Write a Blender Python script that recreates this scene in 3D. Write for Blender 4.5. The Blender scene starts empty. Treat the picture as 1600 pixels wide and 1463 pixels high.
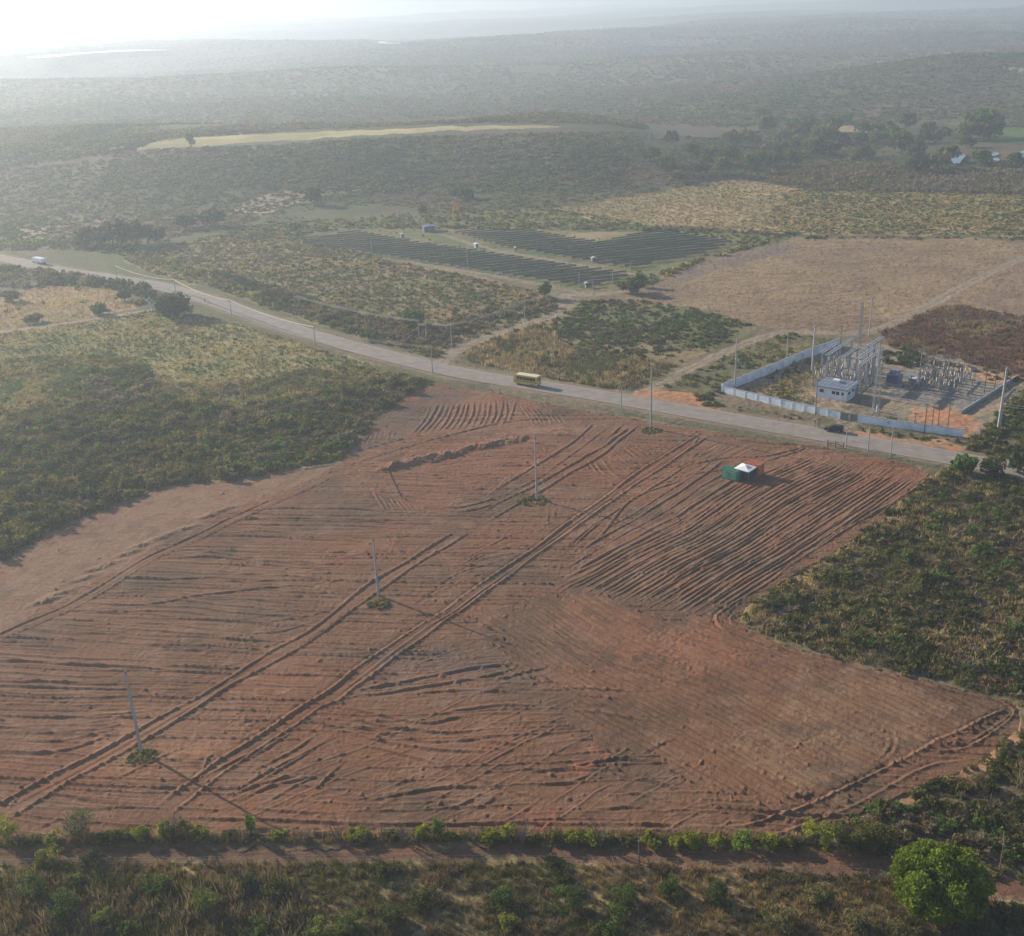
import bpy, bmesh, math, random, time
import numpy as np
from mathutils import Vector, Matrix
_T0 = time.time()
S = bpy.context.scene
C = S.collection
rnd = random.Random(7)
RG = np.random.default_rng(11)
PI = math.pi

# ------------------------------------------------------------------ camera geometry (1600x1463 photo)
CAM_H = 100.0; FOC = 1750.0
PITCH = math.atan((731.5 + 5.0) / FOC); ROLL = math.radians(2.4)
_r0 = np.array([1, 0, 0.]); _u0 = np.array([0, math.sin(PITCH), math.cos(PITCH)])
FWD = np.array([0, math.cos(PITCH), -math.sin(PITCH)])
RGT = math.cos(ROLL) * _r0 - math.sin(ROLL) * _u0
UPV = math.sin(ROLL) * _r0 + math.cos(ROLL) * _u0

def un(x, y, z=0.0):
    d = FWD + RGT * (x - 800) / FOC - UPV * (y - 731.5) / FOC
    t = (z - CAM_H) / d[2]
    return np.array([d[0] * t, d[1] * t, z])

# ------------------------------------------------------------------ numpy noise and terrain height
def _hash(ix, iy, seed):
    h = (ix.astype(np.int64) * 374761393 + iy.astype(np.int64) * 668265263 + seed * 974711) & 0xFFFFFFFF
    h = ((h ^ (h >> 13)) * 1274126177) & 0xFFFFFFFF
    h = h ^ (h >> 16)
    return (h & 0xFFFFFF) / float(0xFFFFFF)

def vnoise(x, y, seed=0):
    x = np.asarray(x, float); y = np.asarray(y, float)
    ix = np.floor(x); iy = np.floor(y); fx = x - ix; fy = y - iy
    fx = fx * fx * (3 - 2 * fx); fy = fy * fy * (3 - 2 * fy)
    a = _hash(ix, iy, seed); b = _hash(ix + 1, iy, seed); c = _hash(ix, iy + 1, seed); d = _hash(ix + 1, iy + 1, seed)
    return (a + (b - a) * fx) * (1 - fy) + (c + (d - c) * fx) * fy

def fbm(x, y, seed=0, octs=4):
    s = 0; a = .5; t = 0
    for o in range(octs):
        s = s + a * vnoise(x * 2 ** o + 17.3 * o, y * 2 ** o - 9.1 * o, seed + o); t += a; a *= .5
    return s / t

def sm(a, b, v):
    t = np.clip((v - a) / (b - a), 0, 1)
    return t * t * (3 - 2 * t)

def hz(x, y):
    """terrain height"""
    x = np.asarray(x, float); y = np.asarray(y, float)
    wob = 60 * (vnoise(x / 170, y / 900, 5) - .5)
    yy = y + wob + .12 * x
    plate = sm(610, 745, yy) * (1 - sm(860, 1010, yy)) * (1 - sm(20, 190, x)) * 20
    far = sm(540, 900, y)
    roll = far * 7 * (fbm(x / 210, y / 260, 21, 3) - .5) * 2
    roll2 = sm(1000, 2600, y) * 75 * (fbm(x / 900, y / 600, 31, 4) - .52)
    ridge = 26 * np.exp(-((y - 1250 - .25 * (x - 500)) / 150) ** 2) * sm(120, 520, x)
    ridge2 = 16 * np.exp(-((y - 1750 + .1 * x) / 190) ** 2) * sm(900, -200, x)
    return plate + roll + roll2 + ridge + ridge2

_TD = 90 * (9000 / 90.) ** np.linspace(0, 1, 900)
def unt(x, y):
    """first hit of a view ray with the terrain"""
    d = FWD + RGT * (x - 800) / FOC - UPV * (y - 731.5) / FOC
    k = _TD / math.hypot(d[0], d[1]); px, py, pz = d[0] * k, d[1] * k, CAM_H + d[2] * k
    e = pz - hz(px, py); w_ = np.where(e <= 0)[0]
    if len(w_) == 0: return np.array([px[-1], py[-1], float(hz(px[-1], py[-1]))])
    i = max(1, w_[0]); f = e[i - 1] / (e[i - 1] - e[i] + 1e-9)
    qx, qy = px[i - 1] + (px[i] - px[i - 1]) * f, py[i - 1] + (py[i] - py[i - 1]) * f
    return np.array([qx, qy, float(hz(qx, qy))])

ZO = {'m': (530, 480), 'l': (0, 480), 'r': (1060, 480), 'bl': (0, 970), 'bm': (530, 970), 'br': (1060, 970)}
def zz(k, *pts):
    ox, oy = ZO[k]
    return [(ox + a / 2.963, oy + b / 2.963) for a, b in pts]
def G(pts):
    return np.array([un(a, b)[:2] for a, b in pts])
def GT(pts):
    return np.array([unt(a, b)[:2] for a, b in pts])

def inside(X, Y, poly):
    """vectorised point in polygon (world xy)"""
    poly = np.asarray(poly); out = np.zeros(X.shape, bool)
    bb = (X >= poly[:, 0].min()) & (X <= poly[:, 0].max()) & (Y >= poly[:, 1].min()) & (Y <= poly[:, 1].max())
    if not bb.any(): return out
    x = X[bb]; y = Y[bb]; r = np.zeros(x.shape, bool); n = len(poly); j = n - 1
    for i in range(n):
        xi, yi = poly[i]; xj, yj = poly[j]
        if yi != yj:
            r ^= ((yi > y) != (yj > y)) & (x < (xj - xi) * (y - yi) / (yj - yi) + xi)
        j = i
    out[bb] = r
    return out

def smooth_line(p, step=1.0):
    """Catmull-Rom through world points, resampled"""
    p = np.asarray(p, float)
    if len(p) > 2:
        q = np.vstack([2 * p[0] - p[1], p, 2 * p[-1] - p[-2]]); out = []
        for i in range(1, len(q) - 2):
            n = max(2, int(np.linalg.norm(q[i + 1] - q[i]) / step))
            for k in range(n):
                t = k / n
                out.append(.5 * (2 * q[i] + (q[i + 1] - q[i - 1]) * t + (2 * q[i - 1] - 5 * q[i] + 4 * q[i + 1] - q[i + 2]) * t * t + (3 * q[i] - q[i - 1] - 3 * q[i + 1] + q[i + 2]) * t ** 3))
        out.append(q[-2]); return np.array(out)
    n = max(2, int(np.linalg.norm(p[1] - p[0]) / step))
    return np.array([p[0] + (p[1] - p[0]) * k / n for k in range(n + 1)])

def offset_line(p, d):
    t = np.gradient(p, axis=0); t /= np.linalg.norm(t, axis=1)[:, None] + 1e-9
    return p + np.stack([-t[:, 1], t[:, 0]], 1) * d

def line_dist(X, Y, p):
    """distance from points to polyline (small sets)"""
    d = np.full(X.shape, 1e9)
    for a, b in zip(p[:-1], p[1:]):
        ab = b - a; L = ab @ ab + 1e-9
        t = np.clip(((X - a[0]) * ab[0] + (Y - a[1]) * ab[1]) / L, 0, 1)
        d = np.minimum(d, np.hypot(X - a[0] - t * ab[0], Y - a[1] - t * ab[1]))
    return d

# ------------------------------------------------------------------ materials
def new_mat(name):
    m = bpy.data.materials.new(name); m.use_nodes = True
    nt = m.node_tree; nt.nodes.clear()
    return m, nt, nt.nodes, nt.links

def mat(name, col, rough=.6, metal=0., var=.18, scale=3., spec=.4):
    m, nt, N, L = new_mat(name)
    o = N.new('ShaderNodeOutputMaterial'); b = N.new('ShaderNodeBsdfPrincipled')
    tc = N.new('ShaderNodeTexCoord'); n = N.new('ShaderNodeTexNoise'); n.inputs['Scale'].default_value = scale; n.inputs['Detail'].default_value = 5
    r = N.new('ShaderNodeMapRange'); r.inputs[1].default_value = .3; r.inputs[2].default_value = .7
    r.inputs[3].default_value = 1 - var; r.inputs[4].default_value = 1 + var
    mx = N.new('ShaderNodeMix'); mx.data_type = 'RGBA'; mx.blend_type = 'MULTIPLY'; mx.inputs[0].default_value = 1
    mx.inputs[6].default_value = (*col, 1)
    L.new(tc.outputs['Object'], n.inputs['Vector']); L.new(n.outputs['Fac'], r.inputs[0]); L.new(r.outputs[0], mx.inputs[7])
    L.new(mx.outputs[2], b.inputs['Base Color']); b.inputs['Roughness'].default_value = rough; b.inputs['Metallic'].default_value = metal
    b.inputs['Specular IOR Level'].default_value = spec
    L.new(b.outputs[0], o.inputs[0]); return m

def ground_mat(name, s1=1.2, s2=.12, amp=.35, bump=0., bscale=3.):
    m, nt, N, L = new_mat(name)
    o = N.new('ShaderNodeOutputMaterial'); b = N.new('ShaderNodeBsdfPrincipled'); b.inputs['Roughness'].default_value = .95
    b.inputs['Specular IOR Level'].default_value = .12
    at = N.new('ShaderNodeAttribute'); at.attribute_name = 'cover'
    tc = N.new('ShaderNodeTexCoord'); prev = at.outputs['Color']
    for i, (sc, am) in enumerate(((s1, amp), (s2, amp * .55), (s1 * 5, amp * .5))):
        n = N.new('ShaderNodeTexNoise'); n.inputs['Scale'].default_value = sc; n.inputs['Detail'].default_value = 6; n.inputs['Roughness'].default_value = .65
        r = N.new('ShaderNodeMapRange'); r.inputs[1].default_value = .3; r.inputs[2].default_value = .7
        r.inputs[3].default_value = 1 - am; r.inputs[4].default_value = 1 + am
        mx = N.new('ShaderNodeMix'); mx.data_type = 'RGBA'; mx.blend_type = 'MULTIPLY'; mx.inputs[0].default_value = 1
        L.new(tc.outputs['Object'], n.inputs['Vector']); L.new(n.outputs['Fac'], r.inputs[0])
        L.new(prev, mx.inputs[6]); L.new(r.outputs[0], mx.inputs[7]); prev = mx.outputs[2]
    L.new(prev, b.inputs['Base Color'])
    if bump:
        n = N.new('ShaderNodeTexNoise'); n.inputs['Scale'].default_value = bscale; n.inputs['Detail'].default_value = 8; n.inputs['Roughness'].default_value = .7
        bp = N.new('ShaderNodeBump'); bp.inputs['Strength'].default_value = .9; bp.inputs['Distance'].default_value = bump
        L.new(tc.outputs['Object'], n.inputs['Vector']); L.new(n.outputs['Fac'], bp.inputs['Height']); L.new(bp.outputs[0], b.inputs['Normal'])
    L.new(b.outputs[0], o.inputs[0]); return m

def leaf_mat(name, trans=.35):
    m, nt, N, L = new_mat(name)
    o = N.new('ShaderNodeOutputMaterial'); d = N.new('ShaderNodeBsdfDiffuse'); t = N.new('ShaderNodeBsdfTranslucent'); mx = N.new('ShaderNodeMixShader')
    at = N.new('ShaderNodeAttribute'); at.attribute_name = 'cover'
    g = N.new('ShaderNodeMix'); g.data_type = 'RGBA'; g.blend_type = 'MULTIPLY'; g.inputs[0].default_value = 1; g.inputs[7].default_value = (1.25, 1.15, .55, 1)
    L.new(at.outputs['Color'], d.inputs['Color']); L.new(at.outputs['Color'], g.inputs[6]); L.new(g.outputs[2], t.inputs['Color'])
    mx.inputs[0].default_value = trans
    L.new(d.outputs[0], mx.inputs[1]); L.new(t.outputs[0], mx.inputs[2]); L.new(mx.outputs[0], o.inputs[0]); return m

M = {}
M['ground'] = ground_mat('ground_cover', .9, .06, .34)
M['soil'] = ground_mat('tilled_soil', 1.3, .09, .20, .22, 3.2)
M['leaf'] = leaf_mat('foliage', .36)
M['straw'] = leaf_mat('dry_straw', .30)
M['bark'] = mat('bark', (.13, .09, .06), .9, scale=6)
M['palebark'] = mat('pale_bark', (.62, .58, .52), .8)
M['concrete'] = mat('pale_concrete', (.40, .39, .375), .85, var=.15)
M['greyconcrete'] = mat('grey_concrete', (.36, .36, .36), .85, var=.2)
M['darkpole'] = mat('weathered_pole', (.11, .095, .085), .8)
M['wood'] = mat('weathered_wood', (.20, .16, .12), .9)
M['steel'] = mat('galvanised_steel', (.20, .22, .25), .55, .3)
M['wire'] = mat('wire_steel', (.28, .28, .28), .5, .6)
M['porcelain'] = mat('porcelain', (.17, .14, .13), .35)
M['cable'] = mat('cable_sun_glint', (.62, .56, .44), .35)  # pale colour stands in for sun glinting along the wires
M['gantry'] = mat('gantry_concrete', (.38, .40, .43), .8)
M['whitewall'] = mat('whitewash', (.70, .74, .78), .9, var=.10, scale=.5)
M['bluewall'] = mat('pale_blue_paint', (.74, .80, .85), .9, var=.2, scale=.4)
M['roofblue'] = mat('grey_blue_roof', (.20, .235, .30), .7, var=.2, scale=.8)
M['glass'] = mat('dark_glass', (.02, .024, .03), .12, var=.05)
M['green_paint'] = mat('green_container_paint', (.045, .25, .155), .5, var=.2, scale=1.2)
M['green_sunlit'] = mat('green_sunlit_door', (.16, .42, .27), .5, var=.2, scale=1.2)  # container green lightened for the doors, sunlight on that side put into the colour
M['orange_paint'] = mat('orange_container_paint', (.52, .16, .065), .55, var=.2, scale=1.2)
M['canvas'] = mat('white_canvas', (.80, .82, .85), .8, var=.05)
M['darkcloth'] = mat('dark_cloth', (.03, .04, .055), .9)
M['yellow'] = mat('yellow_bus_paint', (.62, .43, .09), .4, var=.08)
M['busroof'] = mat('cream_bus_roof', (.74, .66, .42), .5, var=.08)
M['black'] = mat('black_paint', (.012, .012, .014), .25, var=.1)
M['rubber'] = mat('rubber', (.02, .02, .02), .9)
M['rim'] = mat('wheel_rim', (.4, .4, .4), .35, .8)
M['whitepaint'] = mat('white_paint', (.80, .80, .80), .4, var=.06)
M['lampglass'] = mat('lamp_lens', (.6, .55, .45), .2)
M['redlamp'] = mat('red_lens', (.35, .02, .015), .25)
M['solar'] = mat('solar_glass', (.020, .032, .027), .75, var=.25, scale=.6, spec=.06)
M['transformer'] = mat('transformer_paint', (.20, .23, .36), .5)
M['gravel'] = mat('grey_gravel', (.24, .225, .21), .95, var=.35, scale=2.2)
M['redearth'] = mat('bare_red_earth', (.42, .205, .105), .95, var=.3, scale=.5)
M['water'] = mat('water_surface', (.10, .12, .12), .06, var=.1, spec=.8)
M['skin'] = mat('skin', (.24, .13, .08), .6)
M['bluehouse'] = mat('blue_roof_sheet', (.10, .15, .25), .6)
M['asphalt'] = mat('worn_asphalt', (.27, .235, .20), .9, var=.16, scale=.35)
M['roadline'] = mat('worn_road_paint', (.48, .46, .42), .9, var=.3, scale=2.)

# ------------------------------------------------------------------ object helpers
def tag(o, label=None, cat=None, group=None, kind=None):
    if label: o['label'] = label
    if cat: o['category'] = cat
    if group: o['group'] = group
    if kind: o['kind'] = kind
    return o

def empty(name, loc, rotz=0, label=None, cat=None, group=None):
    o = bpy.data.objects.new(name, None); C.objects.link(o)
    o.location = Vector([float(v) for v in loc]); o.rotation_euler = (0, 0, rotz); o.empty_display_size = .5
    return tag(o, label, cat, group)

class MB:
    """collects simple shapes, then becomes one mesh object"""
    def __init__(s): s.v = []; s.f = []
    def add(s, vs, fs):
        b = len(s.v); s.v += [tuple(float(c) for c in v) for v in vs]; s.f += [tuple(i + b for i in f) for f in fs]; return s
    def box(s, x0, x1, y0, y1, z0, z1, bev=0):
        if bev:
            bm = bmesh.new(); bmesh.ops.create_cube(bm, size=1)
            for v in bm.verts: v.co = Vector(((x0 + x1) / 2 + v.co.x * (x1 - x0), (y0 + y1) / 2 + v.co.y * (y1 - y0), (z0 + z1) / 2 + v.co.z * (z1 - z0)))
            bmesh.ops.bevel(bm, geom=list(bm.edges), offset=bev, segments=2, affect='EDGES')
            bm.verts.index_update(); s.add([v.co for v in bm.verts], [[v.index for v in f.verts] for f in bm.faces]); bm.free(); return s
        return s.add([(x0, y0, z0), (x1, y0, z0), (x1, y1, z0), (x0, y1, z0), (x0, y0, z1), (x1, y0, z1), (x1, y1, z1), (x0, y1, z1)],
                     [(3, 2, 1, 0), (4, 5, 6, 7), (0, 1, 5, 4), (1, 2, 6, 5), (2, 3, 7, 6), (3, 0, 4, 7)])
    def tube(s, a, b, r0, r1=None, n=8, cap=True):
        r1 = r0 if r1 is None else r1
        a = Vector([float(c) for c in a]); b = Vector([float(c) for c in b]); d = (b - a).normalized()
        u = d.orthogonal().normalized(); w = d.cross(u)
        vs = []
        for p, r in ((a, r0), (b, r1)):
            for k in range(n):
                t = 2 * PI * k / n; vs.append(p + (u * math.cos(t) + w * math.sin(t)) * r)
        fs = [(k, (k + 1) % n, n + (k + 1) % n, n + k) for k in range(n)]
        if cap: fs += [tuple(range(n - 1, -1, -1)), tuple(range(n, 2 * n))]
        return s.add(vs, fs)
    def path(s, pts, rs, n=7):
        for (a, b, r0, r1) in zip(pts[:-1], pts[1:], rs[:-1], rs[1:]): s.tube(a, b, r0, r1, n)
        return s
    def lathe(s, prof, c=(0, 0, 0), n=10):
        vs = []
        for r, z in prof:
            for k in range(n):
                t = 2 * PI * k / n; vs.append((c[0] + r * math.cos(t), c[1] + r * math.sin(t), c[2] + z))
        fs = []
        for i in range(len(prof) - 1):
            for k in range(n): fs.append((i * n + k, i * n + (k + 1) % n, (i + 1) * n + (k + 1) % n, (i + 1) * n + k))
        fs += [tuple(range(n - 1, -1, -1)), tuple(range((len(prof) - 1) * n, len(prof) * n))]
        return s.add(vs, fs)
    def extrude(s, prof, y0, y1):
        """profile in xz, extruded along y"""
        n = len(prof); vs = [(x, y0, z) for x, z in prof] + [(x, y1, z) for x, z in prof]
        fs = [(k, (k + 1) % n, n + (k + 1) % n, n + k) for k in range(n)] + [tuple(range(n - 1, -1, -1)), tuple(range(n, 2 * n))]
        return s.add(vs, fs)
    def wheel(s, x, y, z, r, w, n=16):
        return s.tube((x, y - w / 2, z), (x, y + w / 2, z), r, r, n)
    def build(s, name, m, parent=None, smooth=False):
        me = bpy.data.meshes.new(name); me.from_pydata(s.v, [], s.f); me.update()
        bm = bmesh.new(); bm.from_mesh(me); bmesh.ops.recalc_face_normals(bm, faces=bm.faces); bm.to_mesh(me); bm.free()
        me.materials.append(M[m] if isinstance(m, str) else m)
        if smooth: me.polygons.foreach_set('use_smooth', [True] * len(me.polygons))
        o = bpy.data.objects.new(name, me); C.objects.link(o)
        if parent is not None: o.parent = parent
        return o

def copy_tree(o, parent=None):
    c = o.copy(); C.objects.link(c)
    if parent is not None: c.parent = parent
    for ch in o.children: copy_tree(ch, c)
    return c

def np_mesh(name, V, F, m, col=None, smooth=True, nper=4):
    """mesh from numpy arrays (F: quads or tris)"""
    V = np.ascontiguousarray(V, np.float32); F = np.ascontiguousarray(F, np.int32)
    me = bpy.data.meshes.new(name)
    me.vertices.add(len(V)); me.vertices.foreach_set('co', V.ravel())
    nf = len(F); k = F.shape[1]
    me.loops.add(nf * k); me.loops.foreach_set('vertex_index', F.ravel())
    me.polygons.add(nf); me.polygons.foreach_set('loop_start', np.arange(0, nf * k, k, dtype=np.int32))
    try: me.polygons.foreach_set('loop_total', np.full(nf, k, np.int32))
    except Exception: pass
    if smooth: me.polygons.foreach_set('use_smooth', np.ones(nf, bool))
    me.update(calc_edges=True)
    if col is not None:
        a = me.attributes.new('cover', 'FLOAT_COLOR', 'POINT')
        c4 = np.ones((len(V), 4), np.float32); c4[:, :3] = col
        a.data.foreach_set('color', c4.ravel())
    me.materials.append(M[m])
    o = bpy.data.objects.new(name, me); C.objects.link(o); return o

# ------------------------------------------------------------------ layout polygons (photo points dropped on the ground)
P_FIELD = [(-420, 1010), (-150, 950), (0, 878), (60, 842), (130, 810), (215, 778), (240, 764), (300, 757), (400, 745), (520, 727), (548, 690), (600, 645), (648, 612), (690, 599), (830, 626), (960, 650), (1100, 673),
           (1200, 690), (1320, 706), (1400, 722), (1458, 742), (1400, 792), (1330, 850), (1230, 906), (1165, 950), (1158, 972), (1200, 1000), (1340, 1040), (1450, 1062), (1560, 1092), (1593, 1106), (1592, 1140), (1530, 1192), (1440, 1232), (1330, 1277), (1255, 1306), (1100, 1309), (700, 1309), (400, 1311), (200, 1316), (0, 1320), (-420, 1332)]
P_DIRT = [(-420, 1348), (0, 1326), (200, 1323), (400, 1321), (700, 1320), (1100, 1321), (1300, 1326), (1420, 1342), (1520, 1365), (1620, 1388), (1800, 1440), (1800, 1480), (1600, 1410), (1500, 1385), (1400, 1368), (1200, 1356), (900, 1348), (500, 1346), (200, 1350), (0, 1356), (-420, 1380)]
P_BOTTOM = [(-420, 1360), (0, 1352), (400, 1347), (900, 1350), (1200, 1358), (1400, 1372), (1640, 1425), (1900, 1500), (1900, 1900), (-420, 1900)]
P_RBOT = [(1255, 1310), (1330, 1280), (1440, 1236), (1535, 1194), (1600, 1140), (1900, 1140), (1900, 1470), (1620, 1386), (1420, 1340), (1260, 1320)]
P_RSCRUB = [(1458, 745), (1500, 722), (1580, 700), (1900, 690), (1900, 1130), (1640, 1115), (1595, 1104), (1560, 1090), (1450, 1058), (1340, 1036), (1200, 996), (1160, 970), (1168, 950), (1232, 906), (1332, 850), (1402, 792)]
P_LSCRUB = [(-420, 640), (-100, 575), (60, 558), (150, 553), (225, 560), (250, 598), (330, 602), (420, 590), (480, 575), (560, 572), (640, 588), (685, 596), (648, 610), (600, 643), (548, 688), (520, 722), (400, 742), (300, 754), (240, 761), (215, 775), (130, 806), (60, 838), (0, 874), (-150, 945), (-420, 1000)]
P_LGRASS = [(-420, 590), (0, 522), (120, 505), (235, 486), (310, 492), (390, 512), (500, 547), (600, 577), (560, 572), (480, 575), (420, 590), (330, 602), (250, 598), (225, 560), (150, 553), (60, 558), (-420, 640)]
P_LTAN = [(-300, 520), (0, 462), (80, 447), (150, 443), (205, 462), (218, 480), (120, 500), (0, 517), (-300, 570)]
P_MID = [(195, 405), (260, 385), (330, 370), (440, 362), (520, 385), (600, 405), (720, 430), (840, 456), (885, 474), (870, 490), (810, 512), (740, 530), (700, 545), (680, 562), (560, 527), (450, 490), (330, 450), (230, 425)]
P_BLOCK = [(720, 548), (790, 520), (850, 500), (920, 470), (1000, 470), (1090, 485), (1172, 506), (1180, 514), (1080, 565), (1000, 606), (960, 612), (880, 600), (800, 580), (730, 565)]
P_TRI = [(1035, 606), (1100, 572), (1170, 538), (1240, 521), (1300, 532), (1200, 582), (1128, 612), (1100, 625)]
P_RED = [(1370, 514), (1440, 484), (1500, 478), (1600, 496), (1900, 560), (1900, 620), (1620, 605), (1580, 585), (1480, 560), (1395, 545)]
P_BROWN = [(975, 466), (1010, 450), (1060, 425), (1150, 395), (1245, 370), (1600, 374), (1900, 380), (1900, 545), (1600, 497), (1500, 480), (1440, 486), (1370, 516), (1250, 522), (1170, 506), (1090, 484), (1000, 470)]
P_TAN = [(870, 325), (1000, 303), (1160, 280), (1290, 300), (1450, 300), (1900, 318), (1900, 378), (1600, 369), (1245, 365), (1150, 360), (1000, 350), (920, 340)]
P_MIDGREEN = [(340, 362), (480, 345), (640, 335), (860, 325), (1000, 350), (1150, 361), (1240, 366), (1150, 394), (1150, 376), (1050, 361), (900, 360), (700, 358), (560, 358), (470, 366), (380, 380)]
P_SOLARG = [(455, 372), (560, 358), (700, 356), (830, 358), (1010, 360), (1060, 362), (1160, 376), (1130, 394), (1060, 414), (1000, 436), (940, 462), (840, 445), (740, 428), (600, 405), (480, 388)]
P_SUBST = [(1130, 614), (1312, 655), (1503, 683), (1530, 668), (1600, 600), (1580, 590), (1480, 556), (1380, 540), (1320, 534)]
P_PADS = [[(1290, 600), (1330, 540), (1385, 545), (1370, 610)], [(1376, 618), (1426, 575), (1560, 600), (1500, 640)]]
P_VERGE = [(700, 560), (980, 612), (1120, 640), (1130, 652), (960, 628), (720, 582)]
P_REDV = [(980, 617), (1000, 607), (1030, 606), (1070, 616), (1120, 634), (1130, 643), (1090, 638), (1040, 630)]
P_PLATE = [(205, 235), (235, 222), (330, 213), (480, 206), (700, 199), (860, 196), (880, 198), (860, 200), (700, 206), (560, 212), (420, 220), (330, 228), (270, 232)]

ROAD_PX = [(-60, 392), (0, 403), (60, 415), (110, 425), (160, 432), (210, 440), (250, 447), (300, 461), (380, 487), (460, 515), (560, 544), (680, 574), (760, 590), (900, 612), (1010, 631), (1150, 656), (1300, 682), (1480, 714), (1640, 744), (1850, 785)]
ROAD = smooth_line(GT(ROAD_PX), 2.5)
PATHS = {'branch': ([(690, 566), (715, 548), (770, 525), (830, 505), (872, 490), (888, 474), (885, 462), (930, 460), (985, 455)], 4.5),
         'block': ([(985, 622), (1040, 597), (1100, 566), (1170, 535), (1215, 521), (1250, 519), (1330, 522), (1380, 512), (1440, 484), (1520, 440), (1600, 402), (1700, 355)], 4.0),
         'west': ([(-200, 548), (0, 519), (120, 503), (235, 485), (290, 478)], 3.2),
         'solar': ([(690, 366), (760, 388), (870, 408), (985, 428)], 3.0),
         'fence': ([(600, 404), (740, 426), (870, 450), (920, 460)], 3.0),
         'gate': ([(1325, 655), (1318, 668), (1300, 684)], 6.0)}
PATH_L = {k: (smooth_line(GT(p), 2.0), w) for k, (p, w) in PATHS.items()}

# ------------------------------------------------------------------ ground grid: rows by distance, columns by bearing
rows = [40.0]
while rows[-1] < 9200:
    d = rows[-1]
    if d < 92: st = 1.6
    elif d < 310: st = .16 + .15 * (d - 100) / 200
    else: st = .42 * (d / 310.0) ** 2.02
    rows.append(d + max(st, .15))
rows = np.array(rows)
inner = np.arange(-.655, .6551, .00076)
side = np.array([.68, .72, .78, .86, .96, 1.1, 1.3, 1.6])
cols = np.concatenate([-side[::-1], inner, side])
NR, NC = len(rows), len(cols)
X = rows[:, None] * cols[None, :]; Y = np.repeat(rows[:, None], NC, 1)
Z = hz(X, Y)

far_w = .006 * Y
WX = X + far_w * (fbm(X / (far_w * 4 + .1), Y / (far_w * 4 + .1), 3, 3) - .5) * 3
WY = Y + far_w * 2 * (fbm(X / (far_w * 4 + .1) + 50, Y / (far_w * 4 + .1), 4, 3) - .5) * 3
wood = .72 + .50 * sm(.36, .62, fbm(X / 1100, Y / 260, 45, 3))
n1 = fbm(X / 9, Y / 9, 41, 4); n2 = fbm(X / 45, Y / 60, 43, 4); n3 = fbm(X / 240, Y / 420, 47, 4)
def mixc(a, b, t): return a[None, None, :] * (1 - t[..., None]) + b[None, None, :] * t[..., None]
c_ = lambda *a: np.array(a, float)
olive = c_(.125, .122, .055); brown = c_(.20, .150, .10); tan = c_(.34, .26, .135); green = c_(.085, .12, .038)
COV = mixc(olive, brown, sm(.38, .62, n2 * .6 + n3 * .4))
COV = COV * (1 - .30 * sm(470, 620, Y))[..., None]
tk = sm(.52, .64, n3 * .7 + n2 * .3) * .55 * (1 - .85 * sm(480, 620, Y)); COV = COV * (1 - tk)[..., None] + tan[None, None] * .8 * tk[..., None]
COV = COV * (1 - .5 * sm(.60, .68, fbm(X / 150 + 9, Y / 300, 53, 4))[..., None]) + green[None, None] * (.5 * sm(.60, .68, fbm(X / 150 + 9, Y / 300, 53, 4)))[..., None]
COV = COV * (1 + (wood - 1) * sm(900, 1400, Y))[..., None]
def paint(px, a, b=None, t=None, far=False, mixv=1.0):
    m = inside(WX, WY, GT(px) if far else G(px))
    if b is None: cc = np.broadcast_to(a, COV.shape)[m]
    else:
        tt = t[m][:, None]; cc = a[None] * (1 - tt) + b[None] * tt
    COV[m] = COV[m] * (1 - mixv) + cc * mixv
    return m
b1 = sm(.36, .64, n1); b2 = sm(.38, .62, n2)
paint(P_MIDGREEN, c_(.17, .165, .06), c_(.11, .125, .045), b2)
paint(P_TAN, c_(.42, .30, .145), c_(.30, .245, .11), b2, far=True)
paint([(1235, 298), (1450, 299), (1900, 317), (1900, 378), (1600, 369), (1245, 365), (1190, 345)], c_(.25, .215, .088), c_(.36, .265, .13), b1, far=True)
paint(P_PLATE, c_(.43, .37, .16), c_(.33, .28, .12), b2, far=True)
paint([(1220, 205), (1260, 195), (1330, 196), (1370, 205), (1300, 212)], c_(.33, .26, .14), far=True)
paint([(370, 318), (430, 300), (520, 292), (560, 297), (470, 315), (410, 335), (360, 335)], c_(.34, .26, .16), far=True)
paint([(10, 365), (90, 345), (170, 340), (150, 360), (60, 380), (0, 385)], c_(.32, .24, .17), far=True)
paint([(1560, 108), (1600, 104), (1700, 100), (1700, 112), (1600, 116)], c_(.48, .40, .22), far=True)
paint([(1530, 222), (1560, 205), (1700, 190), (1700, 222)], c_(.09, .20, .03), far=True)
paint([(1480, 190), (1600, 200), (1700, 180), (1700, 205), (1560, 215)], c_(.10, .16, .04), far=True)
paint(P_MID, c_(.21, .195, .075), c_(.26, .205, .11), b2)
paint([(560, 410), (640, 408), (760, 436), (850, 462), (820, 470), (700, 440), (600, 420)], c_(.31, .21, .135), c_(.25, .19, .10), b1)
paint(P_SOLARG, c_(.12, .15, .055), c_(.20, .175, .085), b1)
paint([(840, 360), (1000, 361), (925, 379), (870, 372)], c_(.24, .20, .09), c_(.33, .25, .14), b1)
paint(P_BROWN, c_(.31, .218, .122), c_(.25, .172, .105), b2)
COVB = inside(WX, WY, G(P_BROWN)); COV[COVB] *= (1 - .22 * sm(.5, .72, fbm(X[COVB] / 5, Y[COVB] / 1.8, 71, 3)))[:, None]
paint([(1500, 470), (1600, 408), (1900, 330), (1900, 540), (1600, 492)], c_(.24, .165, .115), c_(.29, .20, .125), b1)
paint([(985, 462), (1050, 430), (1150, 395), (1230, 373), (1260, 385), (1160, 410), (1060, 445)], c_(.19, .15, .125), c_(.23, .17, .12), b1, mixv=.8)
paint(P_RED, c_(.20, .115, .075), c_(.15, .095, .065), b1)
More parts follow.
